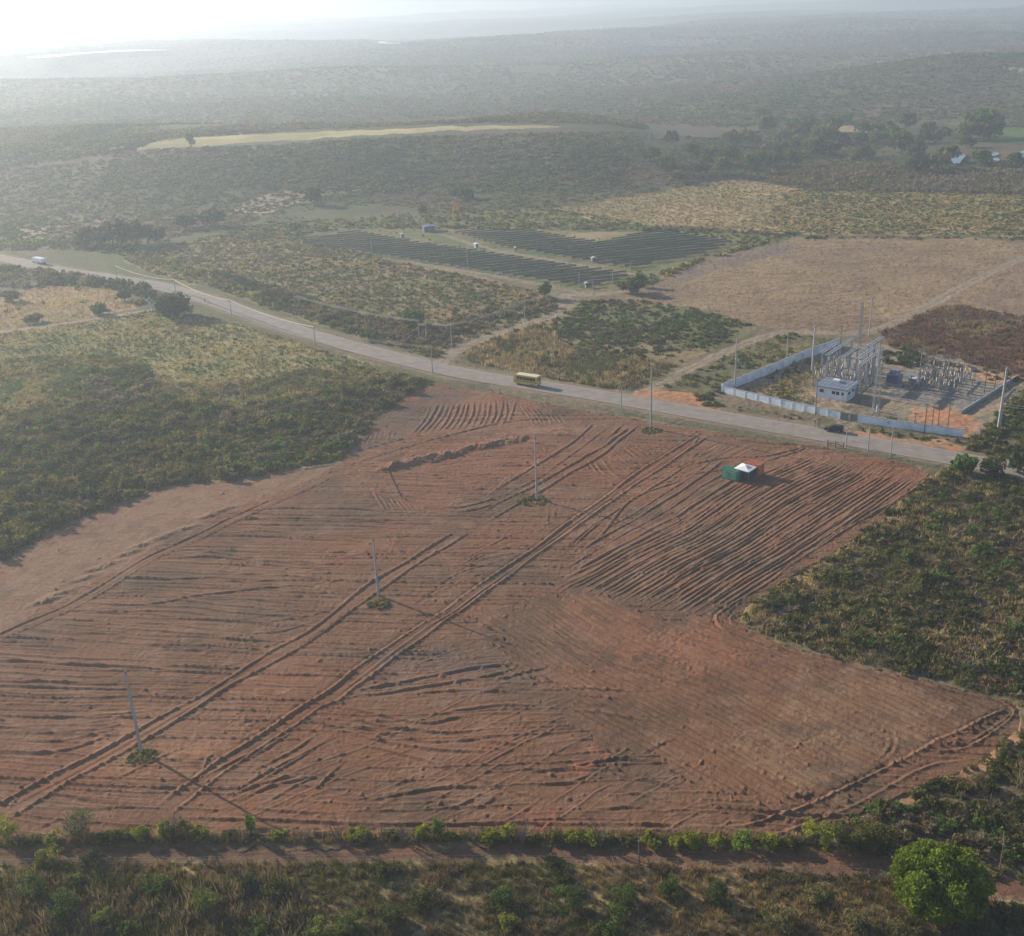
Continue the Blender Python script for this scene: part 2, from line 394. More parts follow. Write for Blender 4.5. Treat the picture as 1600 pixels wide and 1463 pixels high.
paint(P_BLOCK, c_(.15, .155, .06), c_(.24, .185, .09), b2)
paint([(720, 548), (790, 520), (850, 505), (880, 540), (900, 600), (800, 580), (730, 565)], c_(.28, .205, .115), c_(.20, .15, .09), b1)
paint(P_TRI, c_(.22, .18, .085), c_(.14, .13, .06), b2)
paint(P_LGRASS, c_(.33, .29, .125), c_(.26, .245, .10), b2)
paint(P_LTAN, c_(.36, .245, .13), c_(.28, .21, .11), b2)
paint(P_LSCRUB, c_(.145, .14, .06), c_(.18, .155, .08), b1)
paint(P_RSCRUB, c_(.18, .145, .072), c_(.24, .175, .10), b1)
paint([(1458, 745), (1440, 775), (1350, 850), (1290, 905), (1210, 960), (1160, 970), (1168, 950), (1232, 906), (1332, 850), (1402, 792)], c_(.33, .235, .12), c_(.25, .18, .09), b1)
paint(P_RBOT, c_(.13, .105, .06), c_(.17, .13, .08), b1)
paint([(1330, 1275), (1450, 1225), (1590, 1135), (1640, 1130), (1590, 1180), (1500, 1235), (1400, 1262)], c_(.37, .215, .125), c_(.30, .18, .10), b1)
paint(P_BOTTOM, c_(.35, .26, .145), c_(.23, .185, .095), b1)
paint([(-420, 1325), (0, 1300), (700, 1298), (1250, 1303), (1300, 1322), (1420, 1338), (1620, 1384), (1900, 1460), (1900, 1500), (1600, 1415), (1400, 1372), (900, 1352), (0, 1360), (-420, 1390)], c_(.19, .125, .078), c_(.15, .115, .062), b1)
paint(P_SUBST, c_(.33, .25, .17), c_(.26, .22, .16), b1)
paint([(1415, 665), (1440, 640), (1500, 648), (1530, 655), (1500, 680)], c_(.46, .22, .12), c_(.38, .24, .14), b1)
paint([(1500, 572), (1560, 580), (1600, 590), (1600, 600), (1530, 594)], c_(.46, .24, .14), c_(.40, .25, .15), b1)
for pp in P_PADS: paint(pp, c_(.23, .215, .20), c_(.28, .25, .21), b1)
paint([(1310, 632), (1400, 640), (1415, 668), (1340, 655)], c_(.20, .16, .115), c_(.25, .19, .13), b1)
paint(P_REDV, c_(.47, .215, .11), c_(.36, .22, .125), b1)

JC = X / Y
def near_band(line, w):
    """mask of grid points within w of a polyline, with distances"""
    best = {}
    D = np.full(X.shape, 1e9, np.float32)
    for a, b in zip(line[:-1], line[1:]):
        y0, y1 = min(a[1], b[1]) - w, max(a[1], b[1]) + w
        if y1 < rows[0]: continue
        i0, i1 = np.searchsorted(rows, y0), np.searchsorted(rows, y1) + 1
        ys = max(y0, 1.0)
        lo = min(min(a[0], b[0]) - w, 0) / ys if min(a[0], b[0]) - w < 0 else (min(a[0], b[0]) - w) / y1
        hi = (max(a[0], b[0]) + w) / ys if max(a[0], b[0]) + w > 0 else (max(a[0], b[0]) + w) / y1
        j0, j1 = np.searchsorted(cols, lo), np.searchsorted(cols, hi) + 1
        i1 = min(i1, NR); j1 = min(j1, NC)
        if i1 <= i0 or j1 <= j0: continue
        xs = X[i0:i1, j0:j1]; yv = Y[i0:i1, j0:j1]
        ab = b - a; L = ab @ ab + 1e-9
        t = np.clip(((xs - a[0]) * ab[0] + (yv - a[1]) * ab[1]) / L, 0, 1)
        d = np.hypot(xs - a[0] - t * ab[0], yv - a[1] - t * ab[1])
        v = D[i0:i1, j0:j1]; np.minimum(v, d, out=v)
    return D
DR = near_band(ROAD, 22.0)
rag = (fbm(X / 2.5, Y / 2.5, 61, 3) - .5)
bare = c_(.25, .185, .125)
k = (sm(7.6, 5.2, DR + rag * 5) * .75)[..., None]; COV = COV * (1 - k) + bare[None, None] * k
near_r = (np.abs(WX + 60) < 420)
k = (sm(5.5, 6.5, DR) * sm(12, 8, DR + rag * 6) * sm(.35, .5, n1) * .9)[..., None]; COV = COV * (1 - k) + c_(.13, .125, .062)[None, None] * k
Z = Z - .10 * sm(5.0, 3.6, DR) 
for kname, (ln, w) in PATH_L.items():
    D = near_band(ln, w * 2)
    pc = c_(.30, .235, .17) if kname != 'west' else c_(.36, .28, .19)
    k = (sm(w * .62, w * .38, D + rag * w * .5))[..., None] * .95
    COV = COV * (1 - k) + pc[None, None] * k
    k = (np.exp(-(D / .45) ** 2) * .5)[..., None]; COV = COV * (1 - k) + c_(.19, .165, .09)[None, None] * k
paint(P_REDV, c_(.50, .215, .10), c_(.40, .22, .12), b1)
paint([(1330, 672), (1400, 682), (1500, 697), (1490, 708), (1400, 694), (1330, 684)], c_(.48, .22, .11), c_(.38, .22, .13), b1)
DIRT_M = inside(WX, WY, G(P_DIRT))
COV[DIRT_M] = (c_(.20, .112, .070)[None] * (1 - b1[DIRT_M][:, None]) + c_(.165, .098, .064)[None] * b1[DIRT_M][:, None])
# ---------------- ploughed field: colour
FLD = inside(X + rag * 1.6, Y + rag * 1.6, G(P_FIELD))
nz = fbm(X / 14, Y / 10, 81, 4); nq = fbm(X / 30 + 7, Y / 22, 83, 3)
soilA = c_(.218, .115, .066); soilB = c_(.258, .106, .052); soilC = c_(.160, .097, .061); soilL = c_(.285, .180, .116)
FC = mixc(soilA, soilC, sm(.45, .66, nz))
k = (sm(.50, .74, nq) * .55)[..., None]; FC = FC * (1 - k) + soilB[None, None] * k
k = (sm(.56, .7, fbm(X / 3.2, Y / 2.6, 85, 3)) * .35)[..., None]; FC = FC * (1 - k) + soilL[None, None] * k
PN = sm(.36, .62, fbm(X / 2.6, Y / 2.6, 87, 3))
def fpaint(px, col, amt, soft=2.0):
    m = inside(X + rag * soft * 6 + 5 * (n1 - .5), Y + rag * soft * 6 + 5 * (b1 - .5), G(px)); a_ = (amt * (.35 + .65 * PN[m]))[:, None]; FC[m] = FC[m] * (1 - a_) + col[None] * a_
fpaint([(-420, 1010), (0, 878), (130, 810), (240, 762), (400, 742), (520, 727), (505, 745), (300, 822), (110, 930), (0, 995), (-420, 1150)], soilL, .75)
fpaint(zz('m', (220, 770), (430, 700), (850, 620), (1040, 640), (900, 740), (640, 890), (420, 930), (280, 900)), c_(.27, .115, .07), .55)
fpaint(zz('m', (80, 760), (300, 690), (800, 560), (1130, 560), (900, 610), (560, 660), (200, 760)), c_(.37, .185, .11), .6)
fpaint(zz('m', (560, 400), (850, 430), (1000, 560), (500, 560), (300, 580)), c_(.31, .15, .09), .5)
fpaint([(870, 960), (1120, 965), (1200, 1010), (1100, 1060), (900, 1010)], c_(.33, .15, .09), .5)
fpaint([(130, 1120), (330, 1080), (420, 1130), (300, 1210), (120, 1220)], c_(.37, .21, .12), .45)
fpaint([(1250, 1060), (1500, 1090), (1450, 1180), (1280, 1250), (1150, 1180)], c_(.30, .20, .125), .45)
fpaint([(590, 1010), (860, 1030), (880, 1060), (700, 1075), (560, 1090)], c_(.20, .14, .115), .45)
fpaint(zz('bm', (850, 820), (1000, 820), (1060, 920), (860, 930)), c_(.34, .12, .08), .6)
fpaint(zz('bm', (1130, 550), (1260, 570), (1200, 640), (1060, 620)), c_(.38, .13, .07), .6)
fpaint([(530, 725), (560, 690), (620, 640), (690, 605), (760, 610), (700, 640), (640, 680), (600, 700)], c_(.15, .112, .085), .75)
fpaint(zz('r', (400, 690), (650, 650), (780, 720), (520, 790)), c_(.36, .17, .10), .5)
COV[FLD] = FC[FLD]

# ---------------- ploughed field: relief
TH = np.zeros(X.shape, np.float32)
HS, WS = .66, .68
def ridge(pw, h, w, lump=.35, seed=0, groove=0.0, brk=0.0):
    """soil ridge (or rut) along a world polyline"""
    w *= WS; hh = np.broadcast_to(np.asarray(h, float) * HS, len(pw))
    R = max(w * 3.2, .5)
    for k_, (a, b) in enumerate(zip(pw[:-1], pw[1:])):
        ab = b - a; L2 = ab @ ab; h = hh[k_]
        if L2 < 1e-6: continue
        y0, y1 = min(a[1], b[1]) - R, max(a[1], b[1]) + R
        x0, x1 = min(a[0], b[0]) - R, max(a[0], b[0]) + R
        i0, i1 = np.searchsorted(rows, y0), min(np.searchsorted(rows, y1) + 1, NR)
        lo = min(x0 / y0, x0 / y1); hi = max(x1 / y0, x1 / y1)
        j0, j1 = np.searchsorted(cols, lo), min(np.searchsorted(cols, hi) + 1, NC)
        if i1 <= i0 or j1 <= j0: continue
        xs = X[i0:i1, j0:j1]; ys = Y[i0:i1, j0:j1]
        L = math.sqrt(L2)
        t = ((xs - a[0]) * ab[0] + (ys - a[1]) * ab[1]) / L2
        s = ((xs - a[0]) * ab[1] - (ys - a[1]) * ab[0]) / L
        tc = np.clip(t, 0, 1); dd = np.abs(t - tc) * L
        g = h * np.exp(-(np.sqrt(s * s + dd * dd) / w) ** 1.35)
        if groove: g = g - h * groove * np.exp(-((s - w * 2.1) ** 2 + dd * dd) / (w * w * 1.3))
        v = TH[i0:i1, j0:j1]
        np.copyto(v, np.where(np.abs(g) > np.abs(v), g, v))
LN = lambda px, st=1.2: smooth_line(G(px), st)
def wob(p, amp, sc, seed):
    n = (vnoise(p[:, 0] / sc + seed * 3.1, p[:, 1] / sc, 200 + seed) - .5) * 2 * amp
    return offset_line(p, n[:, None]) if len(p) > 2 else p
_sd = [0]
def track(px, h=.22, w=.34, amp=.25, groove=.5, brk=.0, var=.75):
    """a pass of the machine: its ridge swells, thins and fades out at both ends"""
    _sd[0] += 1
    p = wob(LN(px), amp, 6.0, _sd[0]); n = len(p)
    if n < 3: return
    i = np.arange(n); e = np.minimum(i, n - 1 - i) * 1.2
    env = sm(-.5, 5.0, e) * (1 - var * .6 + var * vnoise(i / 5.0, np.full(n, _sd[0] * 1.7), 77))
    if brk: env = env * sm(brk - .14, brk + .14, vnoise(i / 10.0, np.full(n, _sd[0] * 2.3), 78))
    ridge(p, h * env, w, groove=groove)
def family(A, B, n, h=.18, w=.32, amp=.3, jit=.25, brk=.25, groove=.5, var=.75):
    A = np.array(A, float); B = np.array(B, float)
    for i in range(n):
        t = (i + rnd.uniform(-jit, jit)) / max(1, n - 1)
        p = A * (1 - t) + B * t
        a, b = rnd.uniform(0, .08), rnd.uniform(0, .08)
        p[0] = p[0] + (p[1] - p[0]) * a; p[-1] = p[-1] + (p[-2] - p[-1]) * b
        track([tuple(q) for q in p], h * rnd.uniform(.7, 1.25), w * rnd.uniform(.8, 1.2), amp, groove, brk, var)
# bladed tracks with a windrow on each side
T1 = zz('l', (1500, 792), (1400, 842), (1290, 890), (1160, 948), (1040, 1003), (940, 1055), (830, 1105), (720, 1152), (620, 1208), (520, 1272), (420, 1335), (300, 1400), (180, 1450), (0, 1530), (-200, 1620))
p = LN(T1)
for d in (-1.15, 1.15): ridge(wob(offset_line(p, d), .18, 5, int(d * 9) + 40), .26, .36, groove=.3)
ridge(offset_line(p, .2), .08, .3)
T2u = zz('bl', (-120, 920), (0, 850), (210, 735), (430, 625), (600, 530), (800, 415), (1000, 305), (1230, 155), (1350, 90), (1480, 10)) + zz('m', (100, 1310), (160, 1265), (310, 1180), (420, 1110), (540, 1040))
T2l = zz('bl', (-60, 970), (40, 920), (190, 830), (340, 735), (500, 650), (660, 560), (880, 420), (1050, 305), (1250, 200), (1420, 100), (1560, 0)) + zz('m', (200, 1300), (400, 1165), (610, 1040))
track(T2u, .36, .42, .15, .3, var=.3); track(T2l, .30, .40, .15, .3, var=.3)
track([((a[0] + b[0]) / 2, (a[1] + b[1]) / 2) for a, b in zip(T2u[:9], T2l[:9])], .10, .3, .2)
track(zz('m', (640, 965), (760, 892), (880, 840), (1000, 770), (1130, 695), (1230, 640), (1340, 555)), .30, .4, .2)
track(zz('m', (660, 1010), (800, 925), (930, 853), (1060, 772), (1190, 700), (1290, 622), (1390, 545)), .30, .4, .2)
track(zz('m', (690, 862), (830, 782), (960, 702), (1100, 612), (1170, 540)), .26, .4, .3)
track(zz('m', (740, 880), (900, 800), (1010, 730), (1140, 640), (1240, 560)), .16, .35, .3)
track(zz('m', (1230, 620), (1275, 575), (1320, 538)), .25, .4, .3)
T3u = zz('m', (1690, 575), (1600, 630), (1500, 690), (1400, 755), (1290, 835), (1180, 915), (1060, 1000), (960, 1080), (830, 1170), (720, 1240), (600, 1320), (480, 1410)) + zz('bm', (410, 0), (300, 70), (200, 140), (90, 215), (0, 290)) + zz('bl', (1500, 340), (1390, 410), (1270, 490), (1140, 575), (1000, 660), (880, 750), (810, 800), (730, 860))
T3l = zz('m', (1720, 590), (1600, 672), (1500, 740), (1400, 805), (1270, 893), (1160, 973), (1040, 1063), (920, 1143), (790, 1243), (690, 1312), (590, 1387)) + zz('bm', (490, 0), (380, 85), (270, 160), (170, 240), (60, 320), (0, 370)) + zz('bl', (1480, 405), (1380, 480), (1250, 565), (1120, 650), (990, 740), (880, 830), (780, 905))
track(T3u, .40, .45, .15, .35, var=.3); track(T3l, .36, .42, .15, .35, var=.3)
track([(a - 0, b) for a, b in zz('m', (1600, 652), (1400, 780), (1165, 945), (950, 1105), (720, 1270), (540, 1400))] + zz('bm', (340, 75), (100, 260), (0, 330)), .14, .3, .3, .5, .3)
track(zz('m', (1010, 1075), (880, 1160), (760, 1255), (640, 1340)), .2, .3, .3)
# right-hand furrows
family([(862, 925), (960, 872), (1060, 822), (1170, 752), (1262, 713)], [(1112, 958), (1180, 915), (1250, 873), (1350, 806), (1430, 750)], 26, .21, .25, .22, .22, .06, .6, .35)
family([(880, 862), (930, 822), (990, 785), (1060, 740), (1100, 705)], [(872, 912), (950, 872), (1060, 815), (1130, 772), (1190, 735)], 6, .22, .34, .3)
track(zz('m', (1070, 1120), (1190, 1010), (1230, 990)), .22, .3); track(zz('m', (1180, 1090), (1240, 1020), (1310, 930), (1400, 870), (1600, 800)), .25, .34)
track(zz('m', (960, 1260), (970, 1190)), .2, .3); track(zz('m', (1010, 1250), (1035, 1170)), .2, .3)
track(zz('r', (1170, 790), (1060, 862), (900, 960), (700, 1082), (530, 1190), (400, 1290), (250, 1372), (180, 1430), (200, 1480), (260, 1530)), .36, .4, .2)
track(zz('r', (340, 1385), (260, 1420), (250, 1460), (330, 1500), (420, 1530)), .25, .35)
track(zz('r', (210, 1390), (190, 1440), (230, 1500), (330, 1545)), .2, .3)
track(zz('r', (-540, 1000), (0, 740), (80, 700)), .1, .3)
for q in (((0, 740), (200, 700), (400, 690), (600, 645)), ((0, 780), (200, 755), (380, 722)), ((0, 690), (60, 650), (90, 600)), ((20, 680), (90, 630), (130, 600)), ((380, 720), (520, 680), (600, 648))): track(zz('r', *q), .26, .34)
# fine harrow lines, lower right
family([(1120, 985), (1300, 1040), (1440, 1080), (1545, 1112)], [(735, 990), (880, 1065), (1060, 1160), (1225, 1265)], 44, .13, .28, .25, .35, .38, .4)
family([(730, 960), (850, 990), (1000, 1020), (1120, 1040)], [(720, 985), (830, 1030), (980, 1090), (1090, 1150)], 7, .2, .3)
# edge track round the right-hand corner
for q, hh in ((((180, 0), (260, 60), (400, 105), (600, 160), (850, 220), (1050, 275), (1250, 320), (1400, 350), (1500, 375), (1553, 405), (1550, 440), (1480, 500), (1360, 575), (1240, 600), (1150, 620)), .3),
              (((1460, 395), (1500, 410), (1470, 425), (1330, 497), (1200, 557), (1060, 637), (900, 722), (750, 792), (600, 857), (450, 912), (350, 950), (200, 956), (0, 950)), .36),
              (((1400, 640), (1300, 648), (1180, 672), (1060, 732), (900, 822), (740, 892), (570, 962), (400, 1002), (0, 1012)), .32),
              (((1470, 385), (1530, 410), (1525, 440), (1440, 505), (1350, 560)), .22), (((960, 470), (1000, 520), (1012, 580), (960, 650), (880, 690)), .16), (((940, 470), (970, 520), (975, 580), (930, 640), (860, 690)), .14),
              (((800, 230), (1000, 285), (1200, 340), (1380, 400)), .14), (((1380, 490), (1440, 455), (1470, 430), (1480, 405)), .26)):
    track(zz('br', *q), hh, .38, .2)
for k_ in range(9):
    a = 1340 + k_ * 12; track(zz('br', (a - 8, 500 - k_ * 4), (a, 470 - k_ * 6)), .18, .25)
track(zz('bm', (-780, 915), (-400, 925), (0, 940), (400, 940), (800, 935), (1200, 940), (1570, 948)), .34, .38, .2)
track(zz('bm', (-700, 975), (0, 985), (600, 1000), (1200, 1005), (1570, 1010)), .22, .35, .3, .5, .2)
# curved passes in the lower middle
for q in (((40, 330), (250, 290), (500, 240), (700, 200), (870, 195)), ((0, 350), (200, 335), (420, 300), (640, 260), (860, 205)), ((270, 345), (460, 325), (640, 320), (860, 325)), ((700, 275), (830, 240), (1000, 200)), ((760, 285), (960, 280)),
          ((0, 395), (180, 430), (330, 460), (430, 465), (560, 440), (750, 425), (900, 430)), ((0, 440), (200, 480), (400, 505), (520, 515), (700, 505)), ((0, 470), (200, 510), (400, 550), (600, 550), (730, 535)),
          ((0, 550), (200, 590), (400, 640), (560, 695), (700, 760), (830, 800), (960, 815)), ((400, 435), (580, 405), (760, 385), (960, 395)), ((980, 310), (1200, 310), (1400, 325)), ((1040, 345), (1200, 345), (1310, 360)),
          ((1000, 415), (1180, 420), (1350, 450), (1480, 465)), ((1040, 370), (1180, 385), (1300, 400)), ((560, 560), (680, 585), (790, 605)), ((590, 545), (740, 565), (900, 582)), ((760, 712), (900, 690), (1060, 680), (1200, 650), (1330, 635), (1500, 665)),
          ((850, 750), (1000, 757), (1100, 742), (1160, 716), (1280, 720)), ((800, 715), (1000, 695), (1340, 690)), ((1230, 770), (1400, 810), (1600, 850)), ((0, 850), (200, 810), (400, 780), (600, 745)), ((60, 850), (300, 800), (520, 765), (700, 775)),
          ((120, 895), (290, 870)), ((400, 890), (560, 850), (640, 805)), ((540, 920), (640, 870), (750, 800)), ((820, 910), (930, 825)), ((1280, 722), (1440, 745), (1600, 790)), ((1380, 630), (1500, 560), (1600, 535)), ((560, 690), (700, 750), (840, 800)),
          ((1300, 790), (1480, 860), (1600, 900)), ((1100, 890), (1300, 860), (1480, 880)), ((0, 500), (250, 560), (450, 590), (700, 605))):
    track(zz('bm', *q), rnd.uniform(.26, .38), .36, .2)
for q in (((1060, 800), (1250, 700), (1400, 620), (1540, 540)), ((1100, 800), (1300, 690), (1500, 580)), ((1060, 862), (1250, 772), (1500, 722)), ((1180, 872), (1350, 782), (1530, 690)), ((1450, 840), (1470, 780), (1590, 655)), ((1540, 540), (1560, 600), (1590, 640)),
          ((860, 760), (930, 700), (960, 630), (1010, 610)), ((730, 765), (860, 775)), ((1000, 830), (1200, 760), (1420, 700)), ((880, 760), (1100, 640), (1300, 560)), ((1100, 860), (1300, 880), (1600, 900)), ((1050, 700), (1240, 590), (1380, 505)), ((1130, 720), (1330, 620), (1480, 520)),
          ((860, 900), (1100, 915), (1300, 925)), ((200, 850), (420, 870), (700, 860)), ((150, 780), (400, 830), (720, 855)), ((420, 780), (600, 700), (760, 620), (860, 580)), ((100, 1000), (250, 930), (420, 880))):
    track(zz('bl', *q), rnd.uniform(.2, .32), .34, .25)
for _ in range(26):
    a, b = rnd.uniform(1000, 1250), rnd.uniform(440, 560); track(zz('bl', (a, b), (a + rnd.uniform(-12, 12), b - 30), (a + rnd.uniform(10, 45), b - 60)), .12, .22)
# left-hand passes, near level across the view
family([(345, 800), (440, 796), (530, 797), (640, 802)], [(30, 985), (180, 990), (310, 1003), (410, 1012)], 19, .24, .34, .5, .3, .25)
family([(-160, 990), (60, 1000), (220, 1008), (400, 1030)], [(-160, 1165), (20, 1172), (110, 1165), (190, 1140)], 15, .26, .36, .5, .3, .25)
family([(700, 850), (760, 845), (830, 838)], [(90, 1235), (190, 1255), (280, 1262)], 34, .14, .3, .5, .35, .35)
family([(440, 880), (560, 870), (650, 868)], [(300, 1040), (380, 1030), (440, 1008)], 9, .16, .3, .5, .35, .35)
for q in (((540, 1250), (800, 1255), (1000, 1250), (1300, 1270)), ((400, 1370), (700, 1372), (1000, 1320), (1400, 1285)), ((850, 1115), (1200, 1165), (1400, 1190), (1600, 1242)), ((950, 1040), (1200, 1060), (1600, 1078)), ((300, 1420), (700, 1400), (1000, 1420)), ((1100, 1160), (1300, 1200), (1600, 1210))): track(zz('l', *q), .3, .36, .4)
# fans below the road
for i in range(16):
    track(zz('m', (330 + i * 30 + rnd.uniform(-8, 8), 592 - i * 2.5), (395 + i * 27, 515 - i), (430 + i * 25 + rnd.uniform(-10, 10), 445 - i * .8)), rnd.uniform(.18, .36), .36, .2)
for i in range(8): track(zz('m', (830 + i * 22, 445 + i * 5), (870 + i * 22, 500), (900 + i * 22, 548)), .2, .32, .2)
for i in range(7): track(zz('m', (110 + i * 24, 635 - i * 5), (130 + i * 20, 600), (150 + i * 17, 572)), .22, .35, .2)
for i in range(8): track(zz('m', (140 + i * 24, 830 + i * 9), (180 + i * 22, 890 + i * 3), (215 + i * 24, 945)), .26, .36, .2)
for q in (((360, 905), (365, 945)), ((385, 905), (395, 950)), ((1200, 680), (1260, 762), (1310, 800)), ((1170, 690), (1220, 760), (1290, 800)), ((1300, 625), (1350, 670), (1400, 705)), ((1240, 650), (1330, 720)), ((1150, 710), (1200, 770)), ((490, 570), (530, 505), (560, 445)), ((0, 742), (250, 662), (500, 592), (800, 530), (1000, 520)), ((850, 580), (980, 595), (1130, 600)), ((0, 690), (200, 630), (330, 600)),
          ((430, 915), (560, 925), (700, 890), (780, 880)), ((420, 945), (600, 940), (740, 900)), ((960, 1020), (970, 940)), ((1000, 1000), (1000, 930))): track(zz('m', *q), .26, .36, .25)
family(zz('m', (430, 692), (700, 650), (1000, 640)), zz('m', (230, 880), (420, 905), (640, 885)), 15, .16, .32, .3, .3, .2)
family(zz('m', (1150, 720), (1260, 780), (1330, 830)), zz('m', (1330, 600), (1420, 650), (1480, 690)), 12, .13, .3)
family(zz('m', (520, 1200), (800, 1060), (1000, 1045)), zz('m', (250, 1440), (420, 1330), (700, 1230)), 8, .12, .3)
# bank along the road side and the heaped berm
track(zz('m', (440, 330), (620, 375), (800, 415), (1100, 465), (1400, 520), (1600, 555)) + zz('r', (300, 620), (520, 640), (800, 670), (1000, 700), (1220, 735)), .5, .55, .2, .4)
def heap(cx, cy, a, b, h, rot, seed):
    R = max(a, b) * 1.6
    i0, i1 = np.searchsorted(rows, cy - R), np.searchsorted(rows, cy + R)
    j0, j1 = np.searchsorted(cols, min((cx - R) / (cy - R), (cx - R) / (cy + R))), np.searchsorted(cols, max((cx + R) / (cy - R), (cx + R) / (cy + R)))
    xs = X[i0:i1, j0:j1] - cx; ys = Y[i0:i1, j0:j1] - cy
    u = xs * math.cos(rot) + ys * math.sin(rot); v = -xs * math.sin(rot) + ys * math.cos(rot)
    g = h * np.exp(-((u / a) ** 2 + (v / b) ** 2) ** 1.5) * (.65 + .7 * vnoise(xs / .5 + seed, ys / .5, seed))
    t = TH[i0:i1, j0:j1]; np.copyto(t, np.maximum(t, g))
berm = LN(zz('m', (205, 748), (300, 722), (400, 692), (520, 680), (620, 650), (720, 635), (850, 612)), 1.0)
for i, q in enumerate(berm):
    heap(q[0] + rnd.uniform(-.4, .4), q[1] + rnd.uniform(-.4, .4), rnd.uniform(1.0, 2.0), rnd.uniform(.8, 1.4), rnd.uniform(.4, .95) * (1.15 - .6 * i / len(berm)), rnd.uniform(0, 3), i)
for a, b in ((1050, 935), (970, 968), (850, 1030), (800, 1050), (730, 1075), (650, 1105), (590, 1140), (500, 1190), (450, 1210), (380, 1260), (270, 1330), (220, 1360), (1010, 950)):
    q = G(zz('l', (a, b)))[0]; heap(q[0], q[1], 2.6, .9, rnd.uniform(.25, .42), .55, a)
for a, b in ((560, 810), (590, 815)):
    q = G(zz('br', (a, b)))[0]; heap(q[0], q[1], .9, .5, .45, .4, a)
for _ in range(420):
    q = G([(rnd.uniform(0, 1500), rnd.uniform(640, 1290))])[0]; s_ = rnd.uniform(.16, .42); heap(q[0], q[1], s_, s_ * rnd.uniform(.6, 1), s_ * rnd.uniform(.4, .8), rnd.uniform(0, 3), _)
# grain of the soil: stretched along the direction of work, zone by zone
def grain(ang, L, w, seed):
    c, s = math.cos(ang), math.sin(ang); wx = X + 1.2 * (vnoise(X / 6, Y / 6, seed) - .5); wy = Y + 1.2 * (vnoise(X / 6, Y / 6, seed + 1) - .5)
    u = wx * c + wy * s; v = -wx * s + wy * c
    n = vnoise(u / L, v / w, seed + 2) * .6 + vnoise(u / (L * .6) + 9, v / (w * .5), seed + 3) * .4
    return n - .5
def ang(a, b):
    p, q = G([a, b]); return math.atan2(q[1] - p[1], q[0] - p[0])
def rows_of(a, sp, sig, amp, seed, keep=.42):
    """dense fine passes: thin ridges a set distance apart, broken and bent by the ground"""
    c, s_ = math.cos(a), math.sin(a)
    wx = X + 2.2 * (vnoise(X / 19, Y / 19, seed) - .5) + .35 * (vnoise(X / 3, Y / 3, seed + 5) - .5); wy = Y + 2.2 * (vnoise(X / 19, Y / 19, seed + 1) - .5) + .35 * (vnoise(X / 3, Y / 3, seed + 6) - .5)
    u = wx * c + wy * s_; v = (-wx * s_ + wy * c) / sp
    k = np.floor(v); jit = (_hash(k, k * 0 + 3, seed) - .5) * .5
    d = (v - k - .5 - jit) * sp
    on = sm(keep - .12, keep + .12, vnoise(u / 14 + k * 7.3, k * 1.37, seed + 2)) * (.4 + 1.1 * _hash(k, k * 0 + 9, seed))
    return amp * on * (1.25 * np.exp(-np.abs(d / sig) ** 1.35) - .45 * np.exp(-((d - sig * 1.9) / sig) ** 2))
aL, aR, aB = ang((100, 1000), (400, 1008)), ang((1060, 834), (1262, 713)), ang((800, 1000), (1280, 1262))
GR = grain(aL, 13, .62, 301) * .13 + rows_of(aL, 1.5, .18, .165, 401, .27)
mR = inside(WX, WY, G([(860, 920), (1120, 690), (1470, 740), (1120, 965)])); gR = grain(aR, 13, .62, 311) * .12 + rows_of(aR, 1.25, .17, .075, 411, .45)
mB = inside(X + 9 * (n1 - .5) + rag * 6, Y + 9 * (b1 - .5) * .6 + rag * 6, G([(720, 960), (870, 915), (1130, 960), (1600, 1100), (1240, 1290), (1000, 1200)])); gB = grain(aB, 16, .55, 321) * .13 + rows_of(aB, 1.2, .19, .29, 421, .26)
GR = np.where(mR, gR, GR); GR = np.where(mB, gB, GR)
mU = inside(WX, WY, G(zz('m', (215, 765), (430, 705), (850, 560), (1400, 540), (1330, 640), (900, 850), (640, 900), (420, 930), (290, 890)))); GR = np.where(mU, grain(aL, 9, .6, 331) * .1 + rows_of(ang((600, 745), (800, 752)), 1.5, .18, .15, 431, .38), GR)
mM = inside(WX, WY, G([(560, 1080), (760, 985), (1000, 1150), (1150, 1290), (300, 1290)])); gM = grain(aL + .3, 6, .6, 341) * .12 + rows_of(aL + .10, 1.6, .17, .13, 441, .45) + rows_of(aL + .75, 1.5, .17, .08, 451, .55); GR = np.where(mM & ~mB, gM, GR)
lump = (fbm(X / .55, Y / .7, 331, 3) - .5) * .11 + (fbm(X / 2.2, Y / 2.2, 337, 3) - .5) * .13 + (vnoise(X / 17, Y / 17, 341) - .5) * .55
crumb = sm(.55, .75, fbm(X / 6, Y / 6, 343, 3)); lump = lump + crumb * (fbm(X / .5, Y / .5, 345, 2) - .5) * .17
smoothL = inside(WX, WY, G([(-420, 1010), (0, 878), (240, 762), (520, 727), (505, 745), (300, 822), (0, 995), (-420, 1150)]))
GR = np.where(smoothL, GR * .35, GR); lump = np.where(smoothL, lump * .75, lump)
FH = TH * (.84 + .34 * vnoise(X / 1.0, Y / 1.0, 351)) + GR + lump
pit = inside(WX, WY, G(zz('m', (215, 765), (430, 705), (850, 625), (1040, 640), (900, 745), (640, 890), (420, 930), (290, 890)))); FH = np.where(pit, FH - .25, FH)
BED = np.full(X.shape, 99, np.float32)
for pu, pl in ((T2u[:14], T2l[:12]), (T3u, T3l)):
    a_, b_ = LN(pu), LN(pl); k_ = np.linspace(0, 1, 90)
    mid = np.array([(a_[int(t * (len(a_) - 1))] + b_[int(t * (len(b_) - 1))]) / 2 for t in k_]); BED = np.minimum(BED, near_band(mid, 2.0))
BED = np.minimum(BED, near_band(LN(T1), 2.0)); bedw = sm(1.25, .9, BED)
FH = FH - bedw * (GR + lump) * .8
